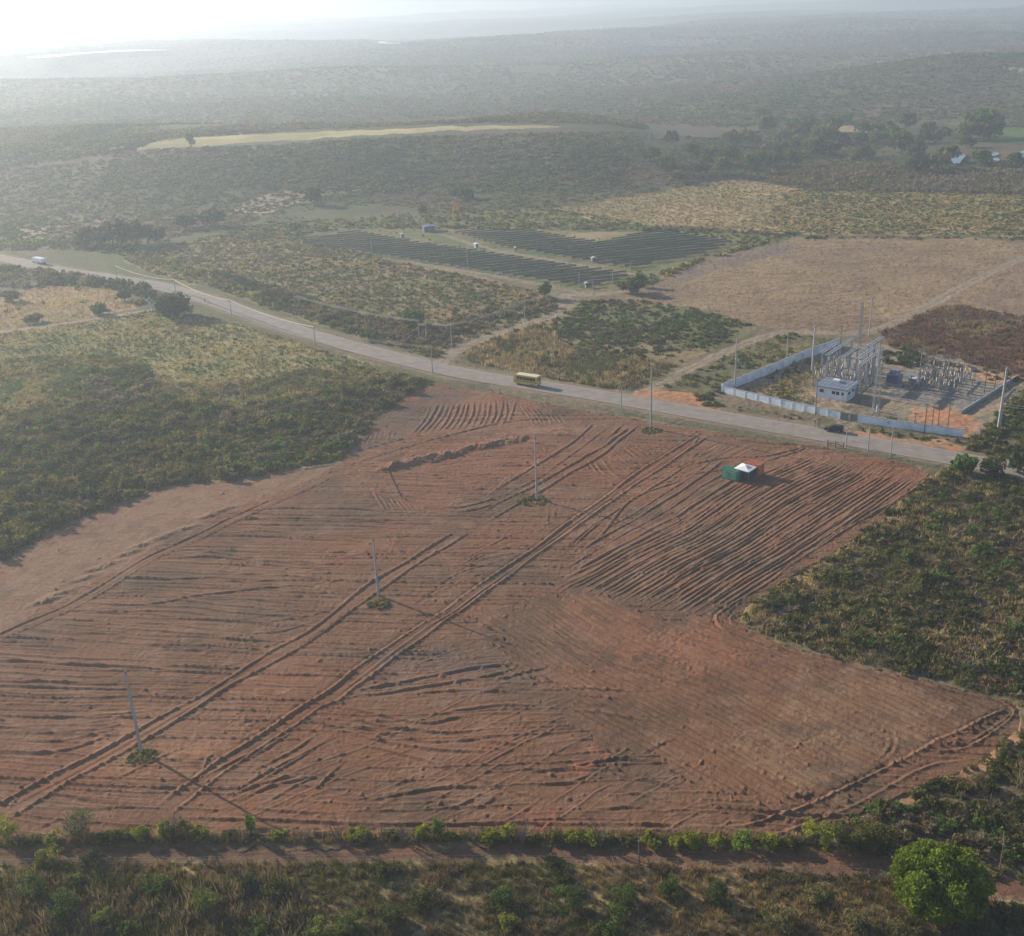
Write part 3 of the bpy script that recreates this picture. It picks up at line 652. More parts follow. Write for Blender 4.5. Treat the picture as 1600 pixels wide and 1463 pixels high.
Z = np.where(FLD, Z + FH, Z + np.where(Y < 900, (fbm(X / 1.6, Y / 1.6, 361, 3) - .5) * .35 * sm(1.5, 5, np.minimum(DR, 30) - 3), 0))
Z = np.where(DIRT_M, Z * .3 + (vnoise(X / 6, Y / .5, 371) - .5) * .12 - .1, Z)

# one grid, cut into separate sheets that share their borders
ids = np.arange(NR * NC, dtype=np.int32).reshape(NR, NC)
q = np.stack([ids[:-1, :-1], ids[:-1, 1:], ids[1:, 1:], ids[1:, :-1]], -1).reshape(-1, 4)
fc = (FLD[:-1, :-1] & FLD[1:, 1:]).ravel(); dc = (DIRT_M[:-1, :-1] & DIRT_M[1:, 1:]).ravel() & ~fc
yc = Y[:-1, :-1].ravel(); farf = yc > 1000
VV = np.stack([X, Y, Z], -1).reshape(-1, 3); CC = COV.reshape(-1, 3)
def sheet(name, mask, m, label):
    f = q[mask]; used, inv = np.unique(f, return_inverse=True)
    o = np_mesh(name, VV[used], inv.reshape(-1, 4), m, CC[used]); tag(o, label, None, None, 'structure'); return o
sheet('ploughed_field', fc, 'soil', 'bare reddish earth field scored by blade tracks and furrows')
sheet('dirt_road', dc, 'soil', 'dark red dirt lane along the lower edge of the bare field')
sheet('ground', ~fc & ~dc & ~farf, 'ground', 'dry scrubland ground with paths and verges')
sheet('hills', ~fc & ~dc & farf, 'ground', 'low hazy scrub hills reaching to the horizon')
del q, VV, CC, WX, WY, n1, n2, n3, FC, GR, gR, gB, gM, lump, FH, TH, crumb
print('ground', round(time.time() - _T0, 1), NR, NC)

# ------------------------------------------------------------------ vegetation
def leaf_quads(cent, size, up=.25, rg=RG, aspect=.7):
    """one randomly turned quad per centre"""
    n = len(cent); a = rg.normal(size=(n, 3)); a[:, 2] = a[:, 2] * .6 + up * 0
    nrm = rg.normal(size=(n, 3)); nrm[:, 2] = np.abs(nrm[:, 2]) + up; nrm /= np.linalg.norm(nrm, axis=1)[:, None]
    t = np.cross(nrm, a); t /= np.linalg.norm(t, axis=1)[:, None] + 1e-9
    b = np.cross(nrm, t)
    s = (size * rg.uniform(.6, 1.35, n))[:, None]
    t = t * s; b = b * s * aspect
    return np.stack([cent - t - b * .4, cent - b, cent + t * 1.0 + b * .3, cent + b], 1)      # n,4,3

def bush_proto(n, size, clumps, flat=.75, rg=RG, hollow=.45):
    """leaf cards gathered into clumps inside a dome of radius 1"""
    cc = rg.normal(size=(clumps, 3)); cc /= np.linalg.norm(cc, axis=1)[:, None]
    cc *= (rg.uniform(.25, .8, clumps))[:, None]; cc[:, 2] = np.abs(cc[:, 2])
    k = rg.integers(0, clumps, n)
    d = rg.normal(size=(n, 3)); d /= np.linalg.norm(d, axis=1)[:, None]
    p = cc[k] + d * (rg.uniform(hollow, 1, n) ** .7 * .36)[:, None]
    p[:, 2] = np.maximum(p[:, 2] * flat + .08, .03)
    q = leaf_quads(p, size, rg=rg)
    sh = rg.uniform(.8, 1.22, n) * rg.uniform(.85, 1.15, clumps)[k]
    return q, sh

def tuft_proto(n, h, spread, wd, rg=RG):
    """upright dry blades"""
    b = np.zeros((n, 3)); b[:, :2] = rg.normal(size=(n, 2)) * spread
    a = rg.uniform(0, 2 * PI, n); w = np.stack([np.cos(a), np.sin(a), np.zeros(n)], 1) * wd
    tip = b + np.stack([rg.normal(size=n) * .28 * h, rg.normal(size=n) * .28 * h, h * rg.uniform(.55, 1.15, n)], 1)
    return np.stack([b - w, b + w, tip + w * .35, tip - w * .35], 1), rg.uniform(.7, 1.25, n)

def twig_proto(n, rg=RG):
    """grey leafless shrub: thin rising twigs"""
    b = rg.normal(size=(n, 3)) * np.array([.25, .25, .05]); b[:, 2] = np.abs(b[:, 2])
    d = rg.normal(size=(n, 3)); d[:, 2] = np.abs(d[:, 2]) + .8; d /= np.linalg.norm(d, axis=1)[:, None]
    tip = b + d * rg.uniform(.5, 1.1, n)[:, None]
    a = rg.uniform(0, 2 * PI, n); w = np.stack([np.cos(a), np.sin(a), np.zeros(n)], 1) * .045
    return np.stack([b - w, b + w, tip + w * .5, tip - w * .5], 1), rg.uniform(.7, 1.3, n)

BUSH = {0: [bush_proto(150, .15, 9) for _ in range(6)], 1: [bush_proto(64, .22, 7) for _ in range(8)], 2: [bush_proto(26, .34, 5) for _ in range(8)], 3: [bush_proto(11, .5, 4) for _ in range(8)],
        4: [bush_proto(340, .10, 13) for _ in range(4)]}
TUFT = {0: [tuft_proto(16, 1.0, .28, .05) for _ in range(6)], 1: [tuft_proto(8, 1.0, .30, .10) for _ in range(6)], 2: [tuft_proto(5, 1.0, .4, .22) for _ in range(6)]}
TWIG = {0: [twig_proto(60) for _ in range(5)], 1: [twig_proto(26) for _ in range(5)]}

def scatter(poly, dens, far=False, noise=None, avoid=True, wmax=None):
    """random world points in a photo polygon, density per square metre"""
    P = GT(poly) if far else G(poly)
    x0, y0 = P.min(0); x1, y1 = P.max(0); y1 = min(y1, 8500)
    n = int((x1 - x0) * (y1 - y0) * dens)
    x = RG.uniform(x0, x1, n); y = RG.uniform(y0, y1, n)
    k = inside(x, y, P) & (np.abs(x) < .62 * y + 18) & (y > 60)
    if noise is not None:
        k &= fbm(x / noise[0], y / noise[0], noise[2], 3) + RG.uniform(-.06, .06, n) > noise[1]
    x, y = x[k], y[k]
    if avoid: x, y = keep_clear(x, y)
    return x, y

_RL = ROAD[::2]
def keep_clear(x, y, road=6.2):
    k = np.ones(len(x), bool)
    sel = np.where(np.abs(y - 400) < 260)[0]
    if len(sel):
        d = np.full(len(sel), 1e9)
        for a, b in zip(_RL[:-1], _RL[1:]):
            ab = b - a; t = np.clip(((x[sel] - a[0]) * ab[0] + (y[sel] - a[1]) * ab[1]) / (ab @ ab), 0, 1)
            d = np.minimum(d, np.hypot(x[sel] - a[0] - t * ab[0], y[sel] - a[1] - t * ab[1]))
        k[sel] &= d > road
        for kn, (ln, w) in PATH_L.items():
            k[sel] &= line_dist(x[sel], y[sel], ln[::2]) > w * .55
    return x[k], y[k]

class Mass:
    """many plants joined into one mass of ground cover"""
    def __init__(s): s.V = []; s.Cc = []
    def add(s, protos, x, y, sc, cols, jit=.12, z=None, sq=None):
        n = len(x)
        if n == 0: return s
        zb = hz(x, y) if z is None else z
        pi = RG.integers(0, len(protos), n); rot = RG.uniform(0, 2 * PI, n)
        sc = np.broadcast_to(sc, n); sqv = RG.uniform(.75, 1.25, n) if sq is None else np.broadcast_to(sq, n)
        for k, (q, sh) in enumerate(protos):
            m = np.where(pi == k)[0]
            if len(m) == 0: continue
            c, sn = np.cos(rot[m]), np.sin(rot[m]); S_ = sc[m]
            qx = q[None, ..., 0] * c[:, None, None] - q[None, ..., 1] * sn[:, None, None]
            qy = q[None, ..., 0] * sn[:, None, None] + q[None, ..., 1] * c[:, None, None]
            V = np.stack([qx * S_[:, None, None] + x[m][:, None, None], qy * S_[:, None, None] + y[m][:, None, None],
                          q[None, ..., 2] * (S_ * sqv[m])[:, None, None] + zb[m][:, None, None]], -1)
            cc = cols[m][:, None, None, :] * sh[None, :, None, None] * RG.uniform(1 - jit, 1 + jit, (len(m), len(q), 1, 1))
            cc = np.broadcast_to(cc, V.shape)
            s.V.append(V.reshape(-1, 3).astype(np.float32)); s.Cc.append(cc.reshape(-1, 3).astype(np.float32))
        return s
    def build(s, name, label, cat, m='leaf', parent=None, kind='stuff', smooth=False):
        V = np.concatenate(s.V); Cc = np.concatenate(s.Cc)
        F = np.arange(len(V), dtype=np.int32).reshape(-1, 4)
        o = np_mesh(name, V, F, m, Cc, smooth)
        if parent is not None: o.parent = parent
        else: tag(o, label, cat, None, kind)
        return o

PAL = dict(dark=(.078, .094, .036), olive=(.155, .152, .062), green=(.100, .158, .044), bright=(.150, .225, .050), lime=(.26, .275, .065), brown=(.195, .150, .098), grey=(.21, .18, .145), straw=(.46, .365, .20), tan=(.35, .27, .15), rust=(.21, .115, .068), redbr=(.185, .115, .078), yellow=(.37, .315, .11))
def cols(n, x, y, weights, sc=14.0, seed=3):
    """palette colours that drift in patches"""
    names = list(weights); w = np.array([weights[k] for k in names], float); w = np.cumsum(w / w.sum())
    u = np.clip((fbm(x / sc, y / sc, seed, 3) - .5) * 2.4 + .5, 0, .9999) * .74 + RG.uniform(0, 1, n) * .26
    # flatten the blend so that weights hold
    order = np.argsort(np.argsort(u)) / max(1, n)
    idx = np.minimum(np.searchsorted(w, order, side='right'), len(names) - 1)
    out = np.array([PAL[k] for k in names])[idx]
    return out * RG.uniform(.82, 1.2, (n, 1))

def zone(mass, poly, dens, r, weights, lod=1, far=False, noise=None, kind='bush', sc=14., seed=3, pw=1.6, sq=None):
    x, y = scatter(poly, dens, far, noise)
    n = len(x)
    s_ = r[0] + (r[1] - r[0]) * RG.uniform(0, 1, n) ** pw
    mass.add({'bush': BUSH, 'tuft': TUFT, 'twig': TWIG}[kind][lod], x, y, s_, cols(n, x, y, weights, sc, seed), sq=sq)
    return n

# scrub left of the bare field
ms = Mass()
W_L = dict(dark=1.4, olive=5, brown=2.0, green=2.0, grey=3.0, lime=1.0, bright=.5, tan=.5)
L_LOW = [(-420, 800), (-60, 690), (60, 655), (130, 632), (150, 580), (222, 572), (252, 612), (340, 640), (450, 622), (560, 600), (640, 594), (685, 598), (648, 610), (600, 643), (548, 688), (520, 722), (400, 742), (300, 754), (240, 761), (215, 775), (130, 806), (60, 838), (0, 874), (-420, 1000)]
zone(ms, L_LOW, .38, (.6, 2.1), W_L, 1, pw=1.7, sc=16, seed=5)
zone(ms, P_LSCRUB, .26, (.4, 1.5), dict(olive=6, green=2.5, lime=2, grey=1.5, tan=1), 1, noise=(26, .30, 104), pw=1.6, sc=16, seed=8)
zone(ms, L_LOW, .05, (1.8, 3.4), dict(dark=3, olive=3, green=1, grey=1), 0, sc=20, seed=6)
zone(ms, [(-420, 840), (0, 745), (120, 770), (215, 772), (130, 808), (0, 876), (-420, 1000)], .25, (.6, 1.5), dict(lime=3, green=2, olive=3, bright=1.5), 0, sc=9, seed=7)
zone(ms, [(120, 660), (220, 640), (240, 700), (160, 720)], .10, (1.2, 2.2), dict(bright=2, green=2, lime=1), 0)
zone(ms, P_LSCRUB, 1.8, (.35, .8), dict(olive=5, tan=2, yellow=1.5, green=2), 1, kind='tuft', sc=18, seed=9)
ms.build('left_scrub', 'dense dark scrub covering the slope to the left of the bare field', 'scrub')
# scrub right of the bare field
ms = Mass()
zone(ms, P_RSCRUB, .42, (.5, 1.7), dict(dark=4, olive=5, brown=2.5, green=1.6, grey=1.2, redbr=.6), 1, pw=1.8, sc=15, seed=15)
zone(ms, P_RSCRUB, .05, (1.3, 2.4), dict(dark=3, olive=3, green=1.5), 0, sc=18, seed=16)
zone(ms, [(1458, 745), (1440, 775), (1350, 850), (1290, 905), (1210, 960), (1160, 970), (1168, 950), (1232, 906), (1332, 850), (1402, 792)], .5, (.35, .9), dict(olive=2, yellow=2.4, tan=2.5, green=.5), 1, sc=6, seed=17)
ms.build('right_scrub', 'dark olive and brown scrub filling the plot right of the bare field', 'scrub')
ms = Mass()
zone(ms, P_RSCRUB, 1.1, (.5, 1.1), dict(tan=3, straw=1.5, brown=3, olive=2), 1, kind='tuft', sc=12, seed=18)
ms.build('right_dry_grass', 'brown dry grass standing between the bushes right of the field', 'dry grass', 'straw')
# lower right and the strip below the dirt lane
ms = Mass()
zone(ms, P_RBOT, .75, (.5, 1.7), dict(dark=4, olive=4, green=2, brown=1.6, grey=1.6, lime=.4), 0, pw=1.7, sc=8, seed=25)
zone(ms, [(1480, 1230), (1560, 1200), (1640, 1190), (1640, 1330), (1500, 1330)], .25, (1.0, 1.9), dict(grey=3, brown=1), 0, kind='twig')
ms.build('corner_scrub', 'tangled green and grey scrub between the field corner and the dirt lane', 'scrub')
ms = Mass()
zone(ms, P_BOTTOM, .85, (.2, .65), dict(dark=3, olive=4, green=3, brown=2.5, bright=.8), 0, noise=(7, .50, 91), pw=1.5, sc=6, seed=26)
zone(ms, [(-420, 1375), (0, 1375), (450, 1372), (520, 1500), (-420, 1700)], .7, (.35, .9), dict(dark=2, green=4, bright=2, olive=2), 0, noise=(4, .52, 92), sc=5, seed=27, sq=1.5)
zone(ms, [(-420, 1362), (0, 1352), (400, 1348), (900, 1352), (1200, 1360), (1400, 1376), (1400, 1392), (900, 1368), (0, 1372), (-420, 1385)], 1.4, (.25, .6), dict(lime=3, olive=3, green=2, yellow=1), 0, noise=(5, .46, 93))
ms.build('lower_undergrowth', 'mixed green undergrowth along the bottom below the dirt lane', 'undergrowth')
ms = Mass()
zone(ms, P_BOTTOM, 5.0, (.25, .8), dict(tan=1.4, straw=.5, brown=2, grey=4, olive=4), 0, kind='tuft', sc=6, seed=28)
zone(ms, [(1050, 1420), (1150, 1380), (1390, 1385), (1400, 1440), (1640, 1440), (1900, 1900), (900, 1900)], 3, (.25, .7), dict(tan=3, straw=3, yellow=1.5), 0, kind='tuft', noise=(5, .47, 103), sc=6, seed=33)
zone(ms, [(-420, 1375), (0, 1375), (450, 1372), (520, 1500), (-420, 1700)], 1.4, (.9, 1.8), dict(brown=2, grey=5, olive=2, dark=1), 0, kind='tuft', sc=5, seed=29)
zone(ms, P_BOTTOM, .35, (.5, 1.1), dict(grey=3, brown=2), 0, kind='twig')
ms.build('lower_dry_grass', 'dry brown grass and stalks in the strip below the dirt lane', 'dry grass', 'straw')
# low growth tangled in the lane fence
ms = Mass()
FS = [(-420, 1326), (0, 1308), (200, 1305), (400, 1303), (700, 1302), (1000, 1302), (1250, 1308), (1300, 1320), (1250, 1321), (1000, 1316), (700, 1315), (400, 1317), (200, 1319), (0, 1322), (-420, 1344)]
zone(ms, FS, 1.7, (.15, .42), dict(lime=3, olive=3, green=2, yellow=1.2, dark=1), 0, noise=(4.5, .43, 101), sc=4, seed=31, pw=1.3)
ms.build('fence_undergrowth', 'low tangled growth along the fence on the upper side of the dirt lane', 'undergrowth')
ms = Mass()
zone(ms, FS, 6, (.3, .8), dict(tan=3, straw=2, olive=3), 0, kind='tuft', sc=4, seed=32)
zone(ms, FS, .4, (.6, 1.3), dict(grey=3, brown=2), 0, kind='twig')
ms.build('fence_dry_grass', 'dry grass and twigs along the fence on the upper side of the dirt lane', 'dry grass', 'straw')
# crop-like grass, upper left
ms = Mass()
zone(ms, P_LGRASS, 1.3, (.35, .75), dict(olive=5, straw=2, tan=2.5, yellow=1, green=2.5), 1, kind='tuft', sc=18, seed=35)
zone(ms, P_LTAN, .7, (.4, .8), dict(straw=3, tan=4, rust=1), 1, kind='tuft', sc=18, seed=36)
ms.build('left_dry_grass', 'tall yellowing grass on the plots left of the road', 'dry grass', 'straw')
ms = Mass()
zone(ms, P_LGRASS, .09, (.4, 1.0), dict(olive=3, green=2), 2)
zone(ms, P_LTAN, .01, (.8, 1.6), dict(green=2, olive=2), 2)
zone(ms, [(-300, 440), (0, 415), (60, 422), (110, 432), (210, 448), (245, 470), (218, 480), (205, 462), (150, 443), (80, 447), (0, 462), (-300, 510)], .10, (1.2, 3.2), dict(dark=3, olive=2, grey=2, brown=1), 2)
zone(ms, [(58, 417), (110, 428), (200, 440), (240, 450), (238, 464), (200, 454), (100, 442), (50, 430)], .22, (2.0, 3.8), dict(dark=3, olive=3, grey=2), 1)
zone(ms, [(20, 395), (75, 385), (200, 400), (330, 445), (450, 492), (440, 480), (320, 425), (200, 385), (80, 372), (0, 380)], .14, (.8, 2.2), dict(olive=3, green=2, lime=1), 2)
zone(ms, [(72, 420), (110, 427), (160, 434), (210, 442), (247, 449), (242, 459), (200, 450), (150, 443), (100, 437), (62, 431)], .16, (1.8, 3.0), dict(dark=3, olive=3, grey=2), 1, sq=1.75)
ms.build('roadside_brush', 'hazy brush bordering the far left part of the road', 'brush')
# beyond the road
ms = Mass()
zone(ms, P_MID, .26, (.4, 1.35), dict(olive=5, green=2, brown=2, grey=1.5, tan=1.5, dark=1.5, yellow=.7), 2, sc=22, seed=45)
zone(ms, [(330, 425), (450, 455), (560, 490), (690, 520), (680, 555), (560, 522), (450, 485), (340, 448)], .12, (1.4, 3.0), dict(dark=3, olive=2, grey=3, brown=2), 1, sc=16, seed=46)
zone(ms, [(690, 545), (780, 505), (870, 480), (860, 470), (780, 480), (700, 500), (640, 520)], .10, (1.2, 2.6), dict(grey=3, brown=2, dark=2), 1, seed=47)
zone(ms, P_BLOCK, .30, (.5, 1.5), dict(green=3, olive=4, dark=2, bright=.5), 1, noise=(26, .48, 94), sc=12, seed=48)
zone(ms, [(910, 470), (1000, 470), (1090, 485), (1172, 506), (1120, 535), (980, 540), (860, 520)], .28, (.6, 1.5), dict(green=4, olive=3, dark=1), 1, sc=12, seed=49)
zone(ms, P_TRI, .3, (.5, 1.3), dict(green=3, olive=3, lime=.8), 1, noise=(13, .45, 95))
zone(ms, [(1085, 615), (1128, 600), (1130, 640), (1090, 636)], .25, (1, 1.9), dict(dark=2, olive=2, green=1), 1)
zone(ms, [(1130, 632), (1310, 660), (1305, 668), (1140, 645)], .25, (.3, .8), dict(olive=3, green=2), 1)
zone(ms, [(1340, 668), (1500, 690), (1500, 698), (1350, 676)], .4, (.4, 1.1), dict(olive=3, green=2, lime=1), 1)
zone(ms, [(1150, 608), (1270, 555), (1290, 575), (1240, 600), (1250, 640), (1180, 625)], .25, (.5, 1.3), dict(olive=3, green=2, yellow=1.5, tan=1), 1, noise=(9, .5, 96))
zone(ms, [(1375, 545), (1440, 548), (1445, 578), (1385, 572)], .16, (1.2, 2.2), dict(dark=3, green=1), 1)
zone(ms, [(1500, 712), (1540, 670), (1600, 610), (1900, 640), (1900, 700), (1560, 722)], .3, (.8, 2.4), dict(dark=4, green=3, olive=3), 1)
zone(ms, [(1385, 550), (1480, 565), (1600, 592), (1800, 640), (1800, 655), (1580, 605), (1450, 570)], .15, (.8, 1.6), dict(dark=3, grey=2), 1)
zone(ms, [(985, 452), (1010, 445), (1060, 425), (1150, 394), (1240, 368), (1240, 362), (1140, 390), (1050, 418), (1000, 438)], .25, (.8, 1.8), dict(lime=2, olive=3, yellow=2, green=2), 2)
zone(ms, [(1240, 368), (1900, 376), (1900, 384), (1600, 375), (1240, 374)], .10, (.8, 1.6), dict(dark=3, brown=3, grey=2), 2)
zone(ms, P_SOLARG, .012, (.4, .9), dict(olive=3, green=2), 2)
ms.build('mid_scrub', 'olive scrub on the plots beyond the road', 'scrub')
ms = Mass()
zone(ms, [(720, 548), (790, 520), (850, 505), (880, 540), (1000, 560), (1060, 570), (1000, 606), (960, 612), (880, 600), (800, 580), (730, 565)], 1.0, (.6, 1.3), dict(tan=4, straw=2, brown=2, olive=2), 1, kind='tuft', sc=12, seed=55)
zone(ms, P_TRI, .8, (.4, .9), dict(tan=3, straw=1, olive=5), 1, kind='tuft', noise=(13, .48, 97))
zone(ms, P_MID, .35, (.4, .9), dict(tan=1.5, olive=5, brown=1.5, green=1), 2, kind='tuft', sc=22, seed=56)
zone(ms, P_BROWN, .35, (.15, .40), dict(tan=3, redbr=3, brown=2), 2, kind='tuft', sc=14, seed=57)
zone(ms, P_RED, .8, (.6, 1.2), dict(rust=3, redbr=4, brown=2, tan=1), 1, kind='tuft', sc=12, seed=58)
zone(ms, [(1160, 610), (1270, 580), (1280, 615), (1260, 640), (1190, 625)], 1., (.5, 1.), dict(tan=3, straw=1, olive=4), 1, kind='tuft')
zone(ms, [(700, 562), (980, 614), (1130, 642), (1300, 672), (1300, 690), (1130, 664), (960, 636), (700, 584)], .5, (.2, .5), dict(olive=3, tan=3), 1, kind='tuft')
ms.build('mid_dry_grass', 'tan and rust coloured dry grass on the plots beyond the road', 'dry grass', 'straw')
ms = Mass()
zone(ms, P_RED, .14, (.6, 1.5), dict(redbr=4, rust=3, brown=2, grey=1), 1, sc=10, seed=59)
zone(ms, [(1235, 298), (1450, 299), (1900, 317), (1900, 378), (1600, 369), (1245, 365), (1190, 345)], .22, (.5, 1.2), dict(olive=4, green=2, yellow=1.5), 2, far=True, sc=14, seed=70)
zone(ms, P_TAN, .30, (.4, 1.0), dict(tan=4, straw=4, olive=2, yellow=1.5), 2, far=True, sc=30, seed=60)
zone(ms, P_MIDGREEN, .14, (.6, 1.6), dict(olive=4, lime=1.5, green=2, brown=1), 2, sc=24, seed=61)
zone(ms, [(360, 372), (480, 350), (560, 352), (470, 368)], .03, (1.5, 3), dict(dark=3, olive=2), 2)
zone(ms, [(600, 352), (900, 352), (1240, 362), (1240, 368), (900, 360), (600, 358)], .06, (1, 2), dict(dark=2, brown=2, grey=2), 2)
ms.build('far_grassland', 'pale grass and low brush beyond the solar rows', 'grassland')
# general cover to the horizon
ms = Mass()
BAND = [(-250, 470), (-250, 290), (0, 262), (300, 245), (700, 222), (900, 208), (1250, 190), (1900, 165), (1900, 318), (1450, 300), (1290, 300), (1160, 280), (1000, 303), (860, 326), (640, 335), (480, 345), (330, 362), (200, 390), (0, 392)]
zone(ms, BAND, .13, (.9, 2.4), dict(dark=1.2, olive=5, green=2.5, grey=2, brown=2), 2, far=True, noise=(90, .38, 98), sc=80, seed=65, pw=1.5, sq=.6)
zone(ms, [(1180, 278), (1330, 250), (1470, 268), (1900, 262), (1900, 316), (1450, 300), (1290, 300)], .10, (1.4, 3.0), dict(grey=4, brown=3, olive=2), 2, far=True, sc=40, seed=66)
zone(ms, [(180, 238), (330, 230), (560, 218), (860, 208), (1000, 215), (980, 290), (700, 305), (350, 290), (150, 300)], .12, (1.2, 3.0), dict(dark=2, olive=4, grey=2, green=1), 2, far=True, sc=60, seed=67, sq=.65)
zone(ms, [(-200, 262), (0, 240), (235, 219), (480, 203), (860, 193), (1010, 203), (1000, 188), (700, 190), (480, 193), (235, 206), (0, 226)], .12, (1.2, 3.0), dict(dark=2, olive=4, grey=2), 2, far=True, sc=60, seed=69, sq=.8)
zone(ms, [(-250, 300), (-250, 215), (0, 196), (250, 186), (250, 220), (205, 238), (0, 264)], .13, (1.2, 2.8), dict(dark=2, olive=4, grey=2), 2, far=True, sc=60, seed=71, sq=.8)
n_ = 64000
yy_ = 900 * (3600 / 900.) ** RG.uniform(0, 1, n_); xx_ = yy_ * RG.uniform(-.62, .62, n_)
k_ = (fbm(xx_ / 200, yy_ / 420, 99, 3) > .22) & ~inside(xx_, yy_, GT(P_PLATE)); xx_, yy_ = xx_[k_], yy_[k_]
ms.add(BUSH[3], xx_, yy_, RG.uniform(1.5, 3.6, len(xx_)) * (yy_ / 900) ** .35, cols(len(xx_), xx_, yy_, dict(dark=1.5, olive=4, grey=2, brown=3, green=2), 260, 68), sq=.5)
ms.build('far_woodland', 'hazy scrub woodland spreading to the horizon', 'woodland')
print('stuff', round(time.time() - _T0, 1), sum(len(m.vertices) for m in bpy.data.meshes) // 1000, 'kverts')

# ------------------------------------------------------------------ single trees and shrubs
def crown_arrays(n, leaf, clumps, rx, rz, zc, col, seed, low=-.55, var=.22, shell=(.35, .86), cr_=(.22, .42)):
    rg = np.random.default_rng(seed)
    c = rg.normal(size=(clumps * 3, 3)); c /= np.linalg.norm(c, axis=1)[:, None]; c = c[c[:, 2] > low][:clumps]; clumps = len(c)
    c *= rg.uniform(*shell, clumps)[:, None]
    cr = rg.uniform(*cr_, clumps)
    k = rg.integers(0, clumps, n)
    d = rg.normal(size=(n, 3)); d /= np.linalg.norm(d, axis=1)[:, None]
    p = c[k] + d * (rg.uniform(.55, 1, n) * cr[k])[:, None]
    p = p * np.array([rx, rx, rz]) + np.array([0, 0, zc]); p[:, 2] = np.maximum(p[:, 2], .15)
    q = leaf_quads(p, leaf, rg=rg)
    cc = np.array(col)[None] * (rg.uniform(.8, 1.25, n) * rg.uniform(1 - var, 1 + var, clumps)[k])[:, None]
    cc = np.repeat(cc[:, None, :], 4, 1)
    return q.reshape(-1, 3), cc.reshape(-1, 3)

def crown(parent, name='crown', m='leaf', **kw):
    V, cc = crown_arrays(**kw)
    o = np_mesh(name, V, np.arange(len(V), dtype=np.int32).reshape(-1, 4), m, cc, False); o.parent = parent; return o

def trunk(parent, h, r, spread, seed, limbs=5, m='bark', lean=.05, name='trunk'):
    rr = random.Random(seed); mb = MB()
    top = (rr.uniform(-lean, lean) * h, rr.uniform(-lean, lean) * h, h * .55)
    mb.path([(0, 0, -.4), (top[0] * .4, top[1] * .4, h * .25), top], [r * 1.3, r, r * .75], 8)
    for i in range(limbs):
        a = 2 * PI * i / limbs + rr.uniform(-.4, .4); e = (math.cos(a) * spread * rr.uniform(.5, .9), math.sin(a) * spread * rr.uniform(.5, .9), h * rr.uniform(.72, .98))
        s0 = tuple(c * .75 for c in top) if i % 2 else top
        mid = ((s0[0] + e[0]) / 2, (s0[1] + e[1]) / 2, (s0[2] + e[2]) / 2 + .1 * h)
        mb.path([s0, mid, e], [r * .5, r * .34, r * .12], 6)
    return mb.build(name, m, parent)

def tree(name, xy, h, rx, rz, col, label, cat='tree', group=None, n=700, leaf=.5, clumps=22, seed=1, low=-.55, zc=None, limbs=5, **kw):
    z = float(hz(xy[0], xy[1])); t = empty(name, (xy[0], xy[1], z), 0, label, cat, group)
    zc = h - rz * .98 if zc is None else zc
    crown(t, n=n, leaf=leaf, clumps=clumps, rx=rx, rz=rz, zc=zc, col=col, seed=seed, low=low, **kw)
    trunk(t, zc + rz * .5, max(.12, rx * .05), rx * .7, seed, limbs); return t

# the big green tree beside the lane
bx = un(1470, 1378, 4.0)
tree('broadleaf_tree', bx, 8.0, 5.6, 4.2, (.145, .205, .028), 'big rounded bright green tree beside the dirt lane in the lower right corner', n=36000, leaf=.18, clumps=190, seed=4, low=-.7, zc=4.0, limbs=8, shell=(.60, .88), cr_=(.14, .25))
bt = bpy.data.objects['broadleaf_tree']
crown(bt, 'inner_crown', n=9000, leaf=.24, clumps=60, rx=5.3, rz=3.9, zc=3.9, col=(.11, .165, .024), seed=44, low=-.9, shell=(.2, .6), cr_=(.25, .36))
p = un(274, 494)
tree('mango_tree', p, 8.8, 7.4, 4.6, (.058, .082, .030), 'dense dark dome-shaped tree at the roadside left of the bare field', n=5200, leaf=.36, clumps=60, seed=5, low=-.8, zc=4.4)
def T(x, y, wpx, hpx, col, label, name='tree', group=None, seed=None, n=420, leaf=None, low=-.85, **k):
    b = unt(x, y); d = math.hypot(math.hypot(b[0], b[1]), CAM_H - b[2]); sc = d / FOC
    r = wpx * sc * .5; h = max(hpx * sc * 1.02, 1.0)
    return tree(name, b[:2], h, r, h * .46, col, label, 'tree' if name.endswith('tree') else 'shrub', group, n=n, leaf=leaf or max(.28, r * .16), clumps=k.get('clumps', 24), seed=seed or int(x * 7 + y), low=low)
DK = (.058, .078, .030); OL = (.115, .120, .045); GN = (.080, .135, .036)
T(299, 231, 17, 21, DK, 'lone dark tree standing on the sunlit yellow ridge field')
T(491, 321, 36, 30, DK, 'dark round tree standing in the pale grass left of the solar rows')
T(662, 340, 14, 21, DK, 'slim dark tree behind the small blue roofed house')
T(716, 341, 22, 22, (.36, .25, .06), 'golden yellow flowering tree behind the solar rows', 'flowering_tree')
T(722, 311, 40, 18, DK, 'low wide dark tree behind the golden yellow tree')
T(851, 466, 27, 25, DK, 'small dark tree at the bend of the dirt track by the solar rows')
T(985, 458, 44, 24, OL, 'bushy olive tree at the corner of the solar rows')
T(1000, 448, 24, 22, GN, 'green tree behind the bushy olive tree at the solar corner')
T(645, 512, 42, 30, (.085, .150, .034), 'bright green tree in the grey scrub beyond the road')
T(577, 532, 30, 13, (.075, .150, .034), 'low bright green bush on the far verge of the road', 'shrub')
T(1506, 742, 44, 32, GN, 'dense green tree where the road meets the right scrub')
T(1552, 742, 38, 28, OL, 'olive tree standing right of the dense green roadside tree')
T(1590, 737, 40, 30, DK, 'dark tree at the right end of the road')
